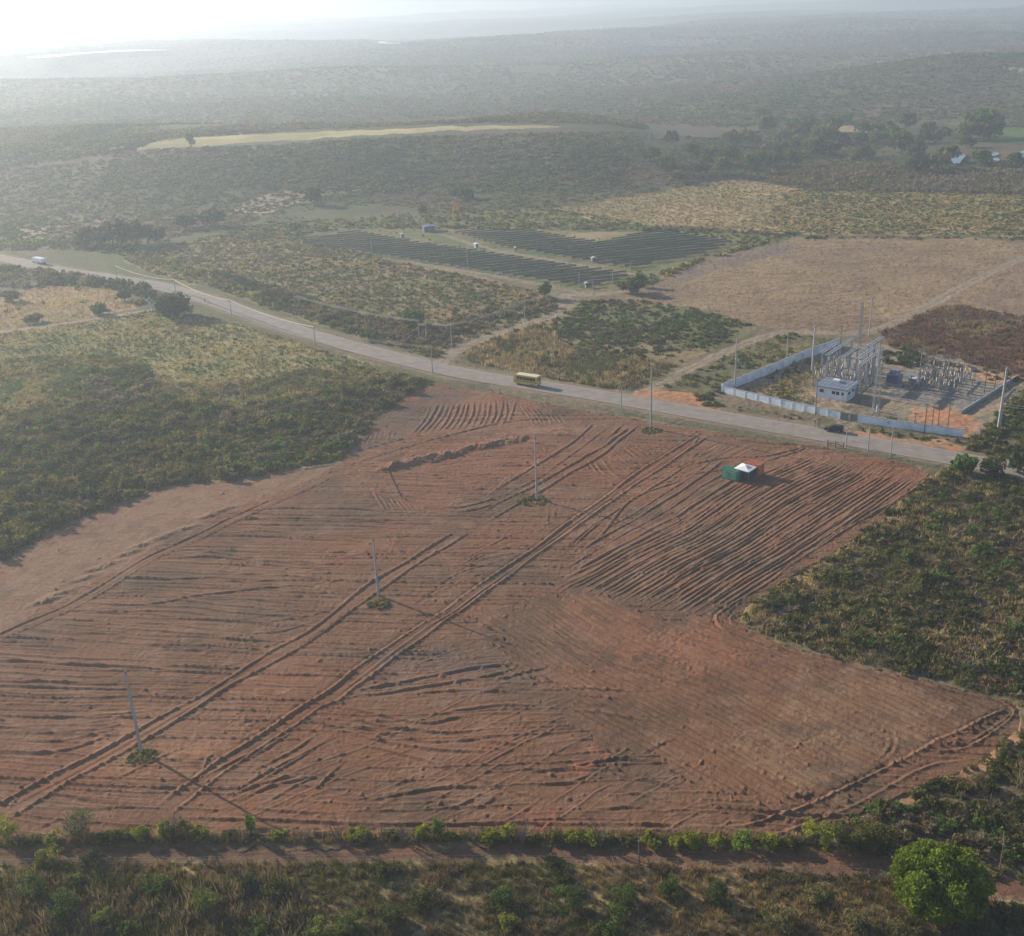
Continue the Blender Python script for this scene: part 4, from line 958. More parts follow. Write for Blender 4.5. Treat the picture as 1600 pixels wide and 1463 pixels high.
for i, (x, y, w_, h_) in enumerate(((140, 386, 40, 26), (178, 386, 52, 36), (214, 383, 50, 36), (243, 380, 34, 28))):
    T(x, y, w_, h_, DK, 'dark hazy tree in the clump left of the solar rows', group='trees in the hazy clump')
for i, (x, y, w_, h_) in enumerate(((291, 358, 34, 22), (331, 354, 42, 26))):
    T(x, y, w_, h_, DK, ('smaller', 'wider')[i] + ' dark tree of the pair behind the hazy clump')
T(20, 471, 26, 14, OL, 'round shrub at the left end of the tan field', 'shrub')
T(157, 491, 30, 15, GN, 'green shrub beside the pale track by the tan field', 'shrub')
T(52, 504, 28, 12, OL, 'low olive shrub between the tan field and the pale track', 'shrub')
T(195, 470, 26, 16, DK, 'dark shrub at the right end of the tan field', 'shrub')
T(1390, 664, 20, 13, GN, 'green bush in front of the substation wall beside the gate', 'shrub')
RIV = [(390, 530, 60), (400, 590, 90), (540, 590, 80), (600, 560, 60), (590, 610, 90), (650, 640, 90), (720, 590, 70), (700, 640, 90), (775, 560, 60), (860, 600, 80), (850, 640, 60), (910, 640, 70), (960, 600, 80), (1050, 570, 90), (1000, 630, 100), (1030, 680, 100), (1100, 700, 80), (560, 680, 90),
       (480, 700, 80), (620, 690, 100), (700, 690, 90), (520, 740, 90), (240, 710, 80), (330, 650, 90), (250, 650, 80), (150, 720, 90), (390, 740, 90), (440, 740, 70), (1140, 640, 60), (1190, 640, 60), (1230, 620, 60), (1340, 620, 90), (1390, 590, 140), (1440, 610, 110), (1460, 560, 70), (1200, 750, 110),
       (1100, 770, 100), (1240, 720, 90), (1400, 740, 80), (1560, 750, 70), (870, 710, 70), (820, 720, 70), (100, 780, 80), (200, 780, 80), (60, 700, 80), (-60, 770, 90), (-30, 640, 70), (0, 820, 70), (-130, 720, 80), (1150, 600, 70), (330, 760, 80), (1330, 660, 70), (760, 650, 70), (470, 640, 80)]
protos = []
for i in range(6):
    t = empty('river_tree', (0, 0, 0))
    crown(t, n=520, leaf=.17, clumps=26, rx=1.0, rz=.80, zc=.72, col=((.085, .115, .040), (.14, .15, .055), (.10, .165, .045), (.095, .125, .045), (.08, .105, .038), (.16, .165, .075))[i], seed=300 + i, low=-.6)
    trunk(t, .9, .06, .6, 300 + i); protos.append(t)
used = set()
for i, (a, b, w_) in enumerate(RIV):
    x, y = 1060 + a / 2.963, (b + w_ * .34) / 2.963
    g = unt(x, y); sc = math.hypot(math.hypot(g[0], g[1]), CAM_H) / FOC; r = w_ / 2.963 * sc * .56
    j = i % 6
    if j in used: t = copy_tree(protos[j])
    else: t = protos[j]; used.add(j)
    t.location = (g[0], g[1], g[2]); t.scale = (r, r, r * rnd.uniform(.85, 1.1)); t.rotation_euler = (0, 0, rnd.uniform(0, 6))
    if (a, b) == (1390, 590): lab, gp = 'tallest dark tree at the edge of the bright green marsh by the pond', None
    elif (a, b) == (775, 560): lab, gp = 'round tree standing alone on the pale clearing behind the riverside wood', None
    elif (a, b) == (1200, 750): lab, gp = 'dark tree standing on the near bank beside the white pond', None
    else: lab, gp = 'rounded green tree in the riverside wood beyond the pale grassland', 'trees of the riverside wood'
    tag(t, lab, 'tree'); 
    if gp: t['group'] = gp
# dead pale tree next to the dark dome-shaped tree
b = un(238, 487); t = empty('dead_tree', b, 0, 'pale leafless dead tree beside the dark dome-shaped roadside tree', 'tree')
mb = MB(); mb.path([(0, 0, -.2), (.2, 0, 1.6), (-.5, 0, 3.0), (-1.3, .1, 4.4)], [.42, .36, .30, .22], 7).build('trunk', 'palebark', t)
for q in (([(-1.2, .1, 4.3), (-2.4, 0, 4.9), (-2.6, .2, 5.1)], [.25, .22, .15]), ([(-1.2, .1, 4.3), (-.2, .3, 4.9)], [.22, .15]), ([(-.4, 0, 2.9), (-1.6, .2, 2.2)], [.2, .12]), ([(-1.1, 0, 4.0), (-1.9, -.3, 4.0)], [.22, .14])):
    MB().path(*q).build('branch', 'palebark', t)

# shrubs along the fence of the dirt lane
SHR = [('bl', 30, 1035, 120, 130, 'lime'), ('bl', 370, 1020, 165, 170, 'sage'), ('bl', 250, 1040, 80, 60, 'lime'), ('bl', 560, 1030, 90, 60, 'olive'), ('bl', 660, 1025, 110, 70, 'lime'), ('bl', 770, 1015, 90, 90, 'lime'), ('bl', 840, 1020, 120, 110, 'olive'), ('bl', 930, 1015, 90, 50, 'lime'), ('bl', 1165, 1010, 60, 130, 'fresh'), ('bl', 1060, 1015, 80, 35, 'olive'), ('bl', 1290, 1012, 90, 30, 'lime'), ('bl', 480, 1035, 90, 45, 'olive'), ('bl', 150, 1042, 90, 30, 'olive'),
       ('bm', 100, 1025, 130, 55, 'lime'), ('bm', 390, 1020, 90, 80, 'lime'), ('bm', 462, 1022, 75, 120, 'fresh'), ('bm', 515, 1025, 60, 40, 'lime'), ('bm', 700, 1032, 120, 55, 'lime'), ('bm', 785, 1025, 90, 90, 'lime'), ('bm', 900, 1040, 80, 40, 'olive'), ('bm', 1000, 1040, 80, 80, 'olive'), ('bm', 1080, 1035, 100, 70, 'lime'), ('bm', 1165, 1042, 120, 55, 'lime'), ('bm', 1330, 1045, 90, 45, 'olive'), ('bm', 1450, 1050, 110, 65, 'lime'), ('bm', 1560, 1058, 90, 45, 'lime'), ('bm', 250, 1020, 100, 30, 'olive'), ('bm', 1240, 1040, 90, 40, 'olive'),
       ('br', 60, 1050, 120, 75, 'lime'), ('br', 180, 1055, 110, 50, 'lime'), ('br', 300, 1062, 120, 80, 'fresh'), ('br', 420, 1062, 110, 60, 'lime'), ('br', 520, 1065, 100, 60, 'olive'), ('br', 640, 1060, 160, 150, 'lime'), ('br', 740, 1060, 150, 130, 'olive'), ('br', 860, 1050, 180, 150, 'olive'), ('br', 960, 1060, 150, 120, 'olive')]
SC = dict(lime=(.25, .28, .045), olive=(.13, .14, .045), fresh=(.17, .26, .05), sage=(.15, .16, .10))
LBL = {('bl', 30): 'yellow-green shrub at the left end of the lane fence', ('bl', 370): 'large grey-green shrub on the lane fence near the left corner', ('bl', 1165): 'slim fresh green sapling on the lane fence', ('bm', 462): 'tall fresh green shrub at the middle of the lane fence', ('br', 640): 'big yellow-green shrub where the edge track meets the lane fence', ('br', 300): 'dark fresh green shrub on the fence before the lower right corner'}
for i, (zk, a, b, w_, h_, kd) in enumerate(SHR):
    (x, y), = zz(zk, (a, b - 16)); g = un(x, y); sc = math.hypot(math.hypot(g[0], g[1]), CAM_H) / FOC
    r = w_ / 2.963 * sc * .46; h = h_ / 2.963 * sc * (.85 if kd == 'olive' else .95) + .1
    t = empty('shrub', g, rnd.uniform(0, 6), LBL.get((zk, a), ('yellow-green', 'olive green')[kd == 'olive'] + ' shrub in the row along the fence above the dirt lane'), 'shrub', None if (zk, a) in LBL else 'shrubs along the lane fence')
    crown(t, 'foliage', n=int(350 + 520 * r), leaf=.13, clumps=20, rx=r, rz=h * .52, zc=h * .46, col=SC[kd], seed=500 + i, low=-.9, var=.3)
    mb = MB()
    for k_ in range(5):
        a_ = rnd.uniform(0, 6.28); mb.path([(0, 0, -.1), (math.cos(a_) * r * .25, math.sin(a_) * r * .25, h * .45), (math.cos(a_) * r * .6, math.sin(a_) * r * .6, h * .95)], [.05, .035, .012], 5)
    mb.build('stems', 'bark', t)
# leafless twiggy shrubs on the same fence
for i, (zk, a, b, h_) in enumerate((('bl', 1565, 1025, 110), ('bl', 1430, 1020, 70), ('bm', 850, 1040, 120), ('bm', 290, 1025, 80), ('bm', 1210, 1045, 150), ('bm', 620, 1030, 60), ('bl', 800, 1010, 120))):
    (x, y), = zz(zk, (a, b)); g = un(x, y); h = h_ / 2.963 * .092 * 1.2
    mb = MB()
    for k_ in range(13):
        a_ = rnd.uniform(0, 6.28); e = rnd.uniform(.15, .6) * h
        mb.path([(0, 0, -.1), (math.cos(a_) * e * .4, math.sin(a_) * e * .4, h * .5), (math.cos(a_ + .4) * e, math.sin(a_ + .4) * e, h * rnd.uniform(.7, 1))], [.05, .032, .012], 4)
        mb.path([(math.cos(a_) * e * .4, math.sin(a_) * e * .4, h * .5), (math.cos(a_ - .7) * e * .9, math.sin(a_ - .7) * e * .9, h * .8)], [.025, .01], 4)
    o = mb.build('bare_shrub', 'wood'); o.location = g; tag(o, 'leafless twiggy shrub standing on the fence above the dirt lane', 'shrub', 'leafless shrubs on the lane fence')
# larger single bushes in the strip below the lane
FB = [('bl', 160, 1290, 130, 170, 0), ('bl', 310, 1370, 150, 170, 0), ('bl', 355, 1225, 80, 70, 1), ('bl', 720, 1260, 150, 110, 0), ('bl', 960, 1350, 120, 170, 1), ('bl', 490, 1420, 140, 110, 1), ('bl', 600, 1450, 110, 80, 0), ('bl', 1140, 1230, 120, 90, 2), ('bl', 1270, 1270, 140, 80, 2), ('bl', 1200, 1450, 130, 100, 0), ('bl', 1500, 1460, 200, 100, 1), ('bl', 420, 1130, 120, 80, 2), ('bl', 230, 1120, 150, 70, 3),
      ('bm', 50, 1440, 130, 130, 0), ('bm', 250, 1400, 160, 140, 2), ('bm', 400, 1310, 160, 90, 2), ('bm', 760, 1310, 150, 90, 0), ('bm', 780, 1420, 110, 90, 3), ('bm', 1060, 1330, 170, 130, 0), ('bm', 1040, 1230, 80, 90, 2), ('bm', 1330, 1320, 180, 120, 0), ('bm', 1290, 1410, 90, 150, 1), ('bm', 1530, 1280, 130, 110, 0), ('bm', 1250, 1460, 150, 80, 0), ('bm', 200, 1180, 140, 60, 2), ('bm', 1000, 1170, 170, 80, 2),
      ('br', 170, 1310, 150, 130, 2), ('br', 470, 1420, 170, 120, 4), ('br', 640, 1290, 140, 60, 4), ('br', 820, 1420, 150, 90, 4), ('br', 1050, 1440, 150, 90, 5), ('br', 1350, 1440, 200, 90, 5), ('br', 1540, 1400, 130, 90, 5)]
FC_ = [(.095, .140, .045), (.155, .195, .055), (.085, .105, .042), (.22, .24, .065), (.20, .195, .095), (.13, .125, .065)]
for i, (zk, a, b, w_, h_, kd) in enumerate(FB):
    (x, y), = zz(zk, (a, b)); g = un(x, y); sc = math.hypot(math.hypot(g[0], g[1]), CAM_H) / FOC
    r = w_ / 2.963 * sc * .48; h = h_ / 2.963 * sc * .75 + .15
    t = empty('bush', g, rnd.uniform(0, 6), ('leafy mid green', 'light yellow-green', 'dark green', 'lime', 'pale dusty green', 'dull olive')[kd] + ' bush in the undergrowth below the dirt lane', 'bush', 'single bushes below the dirt lane')
    crown(t, 'foliage', n=int(420 + 520 * r), leaf=.125, clumps=20, rx=r, rz=h * .5, zc=h * .5, col=FC_[kd], seed=700 + i, low=-.9, var=.3)

# ------------------------------------------------------------------ poles
def pole(px, h, label, kind='concrete_pole', m='concrete', r0=.22, r1=.12, arm=0, rot=None, z0=0.0, arm_z=.35):
    g = un(*px); t = empty(kind, (g[0], g[1], z0), rnd.uniform(-.3, .3) if rot is None else rot, label, 'pole')
    MB().tube((0, 0, -.6), (0, 0, h), r0, r1, 10).build('shaft', m, t)
    if arm:
        a = MB().box(-arm, arm, r1, r1 + .14, h - arm_z - .12, h - arm_z).build('crossarm', 'wood' if m != 'concrete' else 'greyconcrete', t)
        for k_ in (-.9, -.45, .45, .9):
            MB().lathe([(.03, 0), (.03, .06), (.08, .08), (.05, .14), (.08, .17), (.04, .26)], (k_ * arm, r1 + .07, h - arm_z), 8).build('insulator', 'porcelain', a)
    else:
        c_ = MB().box(-r1 - .06, r1 + .06, -r1 - .06, r1 + .06, h - .5, h - .32).build('collar', 'steel', t)
        MB().lathe([(.04, 0), (.04, .08), (.10, .1), (.06, .18), (.10, .22), (.04, .34)], (0, 0, h), 8).build('insulator', 'porcelain', t)
    return t, g
BIGP = [((221, 1176), 14.25, 'tall pale concrete pole in the bare field, nearest the lower left corner'), ((591.5, 930.5), 11.75, 'shorter concrete pole standing beside a track in the middle of the bare field'), ((839, 780), 14.5, 'tall concrete pole in a green patch beside the dug reddish area'),
        ((1017, 669), 18.0, 'very tall concrete pole at the road edge of the bare field'), ((1560, 672), 15.5, 'stout pale pole right of the substation in the green brush'), ((1148, 612), 15.5, 'pale concrete pole at the left corner of the substation wall')]
for i, (px, h, lb) in enumerate(BIGP): pole(px, h, lb, r0=.27 if i not in (4,) else .42, r1=.13 if i != 4 else .22, m='greyconcrete' if i != 4 else 'concrete')
for i, (x, y, r, lb) in enumerate(((222, 1183, 1.9, 'dark green weed patch round the pole near the lower left corner'), (592, 944, 1.7, 'pale green weed patch below the pole in the middle of the bare field'), (832, 783, 2.6, 'flat green weed patch round the pole beside the dug area'), (1018, 673, 2.2, 'low weed patch round the very tall pole at the road edge'))):
    g = un(x, y); ms = Mass(); n = 90
    a = RG.uniform(0, 2 * PI, n); q_ = np.sqrt(RG.uniform(0, 1, n)) * r; xs, ys = g[0] + np.cos(a) * q_ * 1.25, g[1] + np.sin(a) * q_
    ms.add(BUSH[1], xs, ys, RG.uniform(.2, .5, n), cols(n, xs, ys, dict(olive=3, lime=2, tan=2, green=1), 2, 9), z=np.full(n, 0.0))
    o = ms.build('weed_patch', lb, 'weeds', kind='thing')
# smaller poles
P2 = [((971, 645), 7.0, 1, 'slim pole with a crossarm on the near verge opposite the orange earth'), ((676, 583), 8.0, 1, 'pole with a crossarm on the near verge at the track junction'), ((706, 544), 7.5, 1, 'pale pole with a crossarm at the mouth of the dirt track'), ((820, 503), 7.25, 1, 'pole with a crossarm halfway along the dirt track'),
      ((863, 570), 5.75, 0, 'bare thin post in the tan grass behind the yellow bus'), ((493, 540), 6.2, 1, 'pole on the near verge above the tan grass plot'), ((362, 493), 5.6, 1, 'pole on the near verge right of the dark dome-shaped tree'), ((275, 458), 5.25, 1, 'hazy pole behind the dark dome-shaped tree'), ((183, 434), 5.0, 1, 'hazy pole where the road bends in the far left'),
      ((666, 530), 6.25, 1, 'right pole of the close pair in the far verge scrub'), ((655, 529), 6.0, 1, 'left pole of the close pair in the far verge scrub'), ((731, 418), 7.25, 1, 'pole in front of the solar rows at their middle'), ((582, 402), 7.25, 1, 'pole in front of the left end of the solar rows'),
      ((905, 450), 6.0, 1, 'pole at the near corner of the solar rows'), ((927, 462), 6.2, 1, 'pole on the bare ground below the solar corner'), ((957, 444), 4.5, 0, 'short pole at the right corner of the solar rows'), ((985, 425), 4.0, 0, 'thin pole at the end of the lane between the solar rows'),
      ((1322, 698), 4.6, 1, 'shortest pole by the barred field gate'), ((1356, 705), 6.75, 1, 'middle pole on the near verge right of the field gate'), ((1391, 715), 7.25, 1, 'right pole on the near verge right of the field gate'),
      ((998, 1352), 4.2, 0, 'thin wooden pole standing beside the dirt lane'), ((1561, 1362), 4.6, 0, 'thin wooden pole behind the big green tree'), ((1106, 486), 6.0, 0, 'thin post on the brown field above the green block'), ((1229, 561), 6.4, 0, 'brown post in the grass outside the left substation wall')]
tops = {}
for px, h, arm, lb in P2:
    t, g = pole(px, h, lb, 'utility_pole', 'greyconcrete' if px[1] < 800 else 'wood', .16 if px[1] < 800 else .07, .10 if px[1] < 800 else .05, .95 if arm else 0, .55)
    tops[px] = np.array([g[0], g[1], h - .1])
def span(a, b, sag, r, label, offs=(-.8, 0, .8)):
    d = (b - a)[:2]; d = d / (np.linalg.norm(d) + 1e-9); nrm = np.array([-d[1], d[0], 0])
    t = empty('power_line', a, 0, label, 'power line')
    for o_ in offs:
        pts = []
        for i in range(13):
            q = i / 12; p_ = (b - a) * q + nrm * o_; p_[2] -= sag * 4 * q * (1 - q); pts.append(p_)
        MB().path(pts, [r] * 13, 4).build('wire', 'cable', t)
span(tops[(183, 434)], tops[(275, 458)], 1.2, .10, 'sagging cable between the two hazy poles in the far left', (-.15, .15))
span(tops[(275, 458)], tops[(362, 493)], 1.2, .10, 'sagging cable behind the dark dome-shaped tree', (-.15, .15))
span(tops[(362, 493)], tops[(493, 540)], 1.0, .085, 'cable along the road above the tan grass plot', (-.15, .15))
span(tops[(493, 540)], tops[(676, 583)], 1.0, .03, 'wires along the road up to the track junction')
span(tops[(655, 529)], tops[(493, 540)] + np.array([-12, 38, 1.0]), 1.0, .04, 'wires running left from the close pair of poles in the scrub', (-.8, -.3, .3, .8))
span(tops[(706, 544)], tops[(820, 503)], .8, .03, 'wires following the dirt track from its mouth')
span(tops[(666, 530)], tops[(706, 544)], .5, .03, 'wires between the close pair of poles and the track mouth pole')
span(tops[(820, 503)], tops[(927, 462)], .8, .025, 'wires from the dirt track pole to the solar corner')
g1, g2 = un(1560, 672), un(1760, 690)
span(np.array([g1[0], g1[1], 6.4]), np.array([g2[0], g2[1], 6.0]), .4, .05, 'two wires leaving the stout pale pole to the right', (-.8, .8))

# ------------------------------------------------------------------ containers and tent on the field
ga, gb, gc = un(1127.6, 747.3)[:2], un(1151, 753.4)[:2], un(1162, 750.6)[:2]
u_ = (gb - ga); GL = float(np.linalg.norm(u_)); u_ /= GL; w_ = np.array([-u_[1], u_[0]]); ROTC = math.atan2(u_[1], u_[0])
print('container', GL, np.linalg.norm(gc - gb), math.degrees(ROTC))
def container(name, org, L, W, H, paint, door_paint, label, doors_on_long):
    t = empty(name, (org[0], org[1], .02), ROTC, label, 'container')
    e = .12
    mb = MB()
    for x in (0, L - e):
        for y in (0, W - e): mb.box(x, x + e, y, y + e, 0, H)
    for z in (0, H - e):
        for y in (0, W - e): mb.box(e, L - e, y, y + e, z, z + e)
        for x in (0, L - e): mb.box(x, x + e, e, W - e, z, z + e)
    mb.build('frame', paint, t)
    def corr(n, length):
        pts = []
        for i in range(n):
            x0 = length * i / n; s = length / n
            pts += [(x0, 0), (x0 + s * .35, 0), (x0 + s * .5, .045), (x0 + s * .85, .045)]
        return pts + [(length, 0)]
    def panel(pts, face, nm, mm):
        mb = MB(); n = len(pts); vs = []
        for z in (e + .01, H - e - .01):
            for a, d in pts:
                vs.append({'y0': (e + a, .03 + d, z), 'y1': (e + a, W - .03 - d, z), 'x0': (.03 + d, e + a, z), 'x1': (L - .03 - d, e + a, z)}[face])
        mb.add(vs, [(i, i + 1, n + i + 1, n + i) for i in range(n - 1)]); return mb.build(nm, mm, t)
    n1 = max(6, int(L / .34)); n2 = max(5, int(W / .34))
    panel(corr(n1, L - 2 * e), 'y1', 'side_panel', paint); panel(corr(n2, W - 2 * e), 'x0', 'end_panel', paint); panel(corr(n2, W - 2 * e), 'x1', 'end_panel', paint)
    if not doors_on_long: panel(corr(n1, L - 2 * e), 'y0', 'side_panel', paint)
    else:
        hw = (L - 2 * e) / 2
        for k in range(2):
            x0 = e + k * hw + .05
            d = MB().box(x0, x0 + hw - .1, -.035, .035, e + .08, H - e - .08, .02).build('door', door_paint, t)
            MB().box(x0 + .15, x0 + hw - .25, -.065, -.037, H * .62, H - e - .22).box(x0 + .15, x0 + hw - .25, -.065, -.037, e + .22, H * .52).build('door_panel', door_paint, d)
            mb = MB()
            for q in (.3, .72): mb.tube((x0 + hw * q, -.10, e + .1), (x0 + hw * q, -.10, H - e - .1), .028, n=6)
            mb.build('lock_rod', 'steel', d)
    # roof: shallow ribs
    pts = corr(n1, L - 2 * e); n = len(pts); vs = [(e + a, y, H - .05 + d) for y in (e, W - e) for a, d in pts]
    mb = MB().add(vs, [(i, i + 1, n + i + 1, n + i) for i in range(n - 1)]); mb.build('roof', paint, t)
    return t
container('green_container', ga, GL, 2.2, 2.3, 'green_paint', 'green_sunlit', 'dark green steel container with two doors tinted a sunlit green on the bare field', True)
oc = un(1193.4, 741.4)[:2]; OL_, OW = 3.7, 2.1
container('orange_container', oc - u_ * OL_ - w_ * OW, OL_, OW, 2.85, 'orange_paint', 'orange_paint', 'rusty orange container behind the white tent on the bare field', False)
# tent: between the two containers
tc = (un(1144, 730.5, 2.3)[:2] + un(1184, 732, 2.3)[:2]) / 2 + w_ * .25
t = empty('canopy_tent', (tc[0], tc[1], 0), ROTC, 'white pyramid canopy tent with dark side cloths between the two containers', 'tent')
h_ = 1.85
mb = MB(); rim = [(-h_, -h_, 2.32), (h_, -h_, 2.32), (h_, h_, 2.32), (-h_, h_, 2.32)]
vs = []
for k in range(4):
    a, b = np.array(rim[k]), np.array(rim[(k + 1) % 4]); ap = np.array([0, 0, 2.98])
    for i in range(6):
        for j in range(7):
            tt = i / 5; p_ = (a + (b - a) * j / 6) * (1 - tt) + ap * tt; p_[2] -= .14 * math.sin(PI * tt); vs.append(tuple(p_))
fs = [(k * 42 + i * 7 + j, k * 42 + i * 7 + j + 1, k * 42 + (i + 1) * 7 + j + 1, k * 42 + (i + 1) * 7 + j) for k in range(4) for i in range(5) for j in range(6)]
mb.add(vs, fs).build('canopy', 'canvas', t, True)
mb = MB()
for k in range(4):
    a, b = rim[k], rim[(k + 1) % 4]; mb.add([a, b, (b[0], b[1], 2.12), (a[0], a[1], 2.12)], [(0, 1, 2, 3)])
mb.build('valance', 'canvas', t)
for k in range(4): MB().box(rim[k][0] * .985 - .04, rim[k][0] * .985 + .04, rim[k][1] * .985 - .04, rim[k][1] * .985 + .04, 0, 2.3).build('leg', 'steel', t)
MB().box(-h_ + .1, h_ - .1, -h_, -h_ + .03, .05, 2.15).box(h_ - .03, h_ + .0, -h_ + .1, h_ - .1, .05, 2.15).box(-h_ + .1, h_ - .1, h_ - .03, h_, .05, 2.15).build('side_cloth', 'darkcloth', t)

# ------------------------------------------------------------------ vehicles
def road_at(x, y):
    g = un(x, y); i = int(np.argmin(np.hypot(ROAD[:, 0] - g[0], ROAD[:, 1] - g[1]))); i = min(max(i, 1), len(ROAD) - 2)
    d = ROAD[i + 1] - ROAD[i - 1]; return g, math.atan2(-d[1], -d[0])       # heading towards the left of the view
def wheel(parent, x, y, r, w):
    o = MB().wheel(x, y, r, r, w, 18).build('wheel', 'rubber', parent)
    MB().wheel(x, y + math.copysign(w * .5, y), r, r * .55, .03, 12).build('rim', 'rim', o)
g, rz = road_at(824, 601.5)
t = empty('bus', (g[0], g[1], .03), rz, 'yellow bus with a pale roof driving along the road', 'bus')
L_, W_, H_ = 7.6, 2.35, 2.95
mb = MB().extrude([(-L_ / 2, .45), (L_ / 2 - .15, .45), (L_ / 2, .7), (L_ / 2 - .05, 1.55), (L_ / 2 - .5, 2.75), (L_ / 2 - .8, 2.9), (-L_ / 2 + .1, 2.9), (-L_ / 2, 2.75)], -W_ / 2, W_ / 2); mb.build('body', 'yellow', t)
MB().box(-L_ / 2 + .08, L_ / 2 - .75, -W_ / 2 + .06, W_ / 2 - .06, 2.86, 3.02, .05).build('roof', 'busroof', t)
for s in (-1, 1):
    for k in range(6):
        x0 = -L_ / 2 + .45 + k * 1.02; MB().box(x0, x0 + .94, s * (W_ / 2 + .004) - .01, s * (W_ / 2 + .004) + .01, 1.65, 2.55).build('window', 'glass', t)
    MB().box(-L_ / 2 + .2, L_ / 2 - .3, s * (W_ / 2 + .004) - .008, s * (W_ / 2 + .004) + .008, 1.18, 1.36).build('stripe', 'black', t)
    for x in (-L_ / 2 + 1.6, L_ / 2 - 1.4): wheel(t, x, s * (W_ / 2 - .14), .45, .28)
mb = MB().add([(L_ / 2 - .02, -1.05, 1.6), (L_ / 2 - .02, 1.05, 1.6), (L_ / 2 - .44, 1.05, 2.66), (L_ / 2 - .44, -1.05, 2.66)], [(0, 1, 2, 3)]); o = mb.build('windscreen', 'glass', t); o.location = (.02, 0, .01)
MB().box(-L_ / 2 - .02, -L_ / 2, -.9, .9, 1.75, 2.5).build('rear_window', 'glass', t)
MB().box(L_ / 2 - .1, L_ / 2 + .08, -1.1, 1.1, .42, .68, .03).build('bumper', 'black', t); MB().box(-L_ / 2 - .08, -L_ / 2 + .05, -1.1, 1.1, .42, .68, .03).build('bumper', 'black', t)
for s in (-1, 1):
    MB().box(L_ / 2 - .03, L_ / 2 + .02, s * .85 - .15, s * .85 + .15, .85, 1.1).build('headlight', 'lampglass', t); MB().box(-L_ / 2 - .02, -L_ / 2, s * 1.0 - .1, s * 1.0 + .1, .9, 1.2).build('tail_light', 'redlamp', t)

g, rz = road_at(1303, 674)
t = empty('car', (g[0], g[1], .03), rz + .12, 'black estate car turning at the substation entrance', 'car')
def carbody(L, W, H, prof, m, parent, tuck=.12):
    mb = MB(); n = len(prof); vs = []
    for y, k in ((-W / 2, 1), (-W / 2 + .06, 0), (W / 2 - .06, 0), (W / 2, 1)):
        for x, z in prof:
            tk = max(0, (z - H * .55) / (H * .45)) * tuck; yy = math.copysign(abs(y) - tk, y); vs.append((x * (1 if not k else .985), yy, z if not k else .3 + (z - .3) * .97))
    fs = [(r * n + i, r * n + (i + 1) % n, (r + 1) * n + (i + 1) % n, (r + 1) * n + i) for r in range(3) for i in range(n)] + [tuple(range(n - 1, -1, -1)), tuple(range(3 * n, 4 * n))]
    return mb.add(vs, fs).build('body', m, parent)
carbody(4.5, 1.78, 1.62, [(-2.2, .32), (2.15, .32), (2.25, .55), (2.2, .86), (1.25, 1.02), (.55, 1.52), (.2, 1.6), (-1.5, 1.62), (-1.95, 1.5), (-2.22, 1.0), (-2.25, .55)], 'black', t)
for s in (-1, 1):
    y = s * .815; mb = MB().add([(1.05, y + s * .062, 1.04), (.55, y, 1.46), (-1.6, y - s * .01, 1.52), (-1.85, y + s * .065, 1.06)], [(0, 1, 2, 3)]); mb.build('side_window', 'glass', t)
    for x in (-1.38, 1.42): wheel(t, x, s * .80, .34, .22)
    MB().box(2.12, 2.22, s * .62 - .18, s * .62 + .18, .68, .82).build('headlight', 'lampglass', t); MB().box(-2.25, -2.19, s * .68 - .1, s * .68 + .1, .8, 1.1).build('tail_light', 'redlamp', t)
    MB().box(.75, .95, s * .98 - .08, s * .98 + .08, 1.02, 1.14, .02).build('mirror', 'black', t)
o = MB().add([(1.22, -.72, 1.06), (1.22, .72, 1.06), (.60, .66, 1.50), (.60, -.66, 1.50)], [(0, 1, 2, 3)]).build('windscreen', 'glass', t); o.location = (.03, 0, .015)
o = MB().add([(-2.19, -.7, 1.08), (-2.19, .7, 1.08), (-1.98, .64, 1.45), (-1.98, -.64, 1.45)], [(0, 1, 2, 3)]).build('rear_window', 'glass', t); o.location = (-.03, 0, .01)

g, rz = road_at(61.5, 412)
t = empty('truck', (g[0], g[1], hz(g[0], g[1]) + .03), rz, 'white box truck on the far road at the left edge', 'truck')
MB().box(-4.2, 1.9, -1.2, 1.2, 1.0, 2.6, .05).build('cargo_box', 'whitepaint', t)
MB().extrude([(2.0, .6), (3.9, .6), (3.95, 1.5), (3.6, 2.5), (2.0, 2.6)], -1.1, 1.1).build('cab', 'whitepaint', t)
o = MB().add([(3.96, -1, 1.55), (3.96, 1, 1.55), (3.66, 1, 2.4), (3.66, -1, 2.4)], [(0, 1, 2, 3)]).build('windscreen', 'glass', t)
MB().box(-4.1, 3.6, -.5, .5, .6, .98).build('chassis', 'black', t)
for s in (-1, 1):
    for x in (-3.0, -1.9, 2.9): wheel(t, x, s * 1.0, .5, .3)

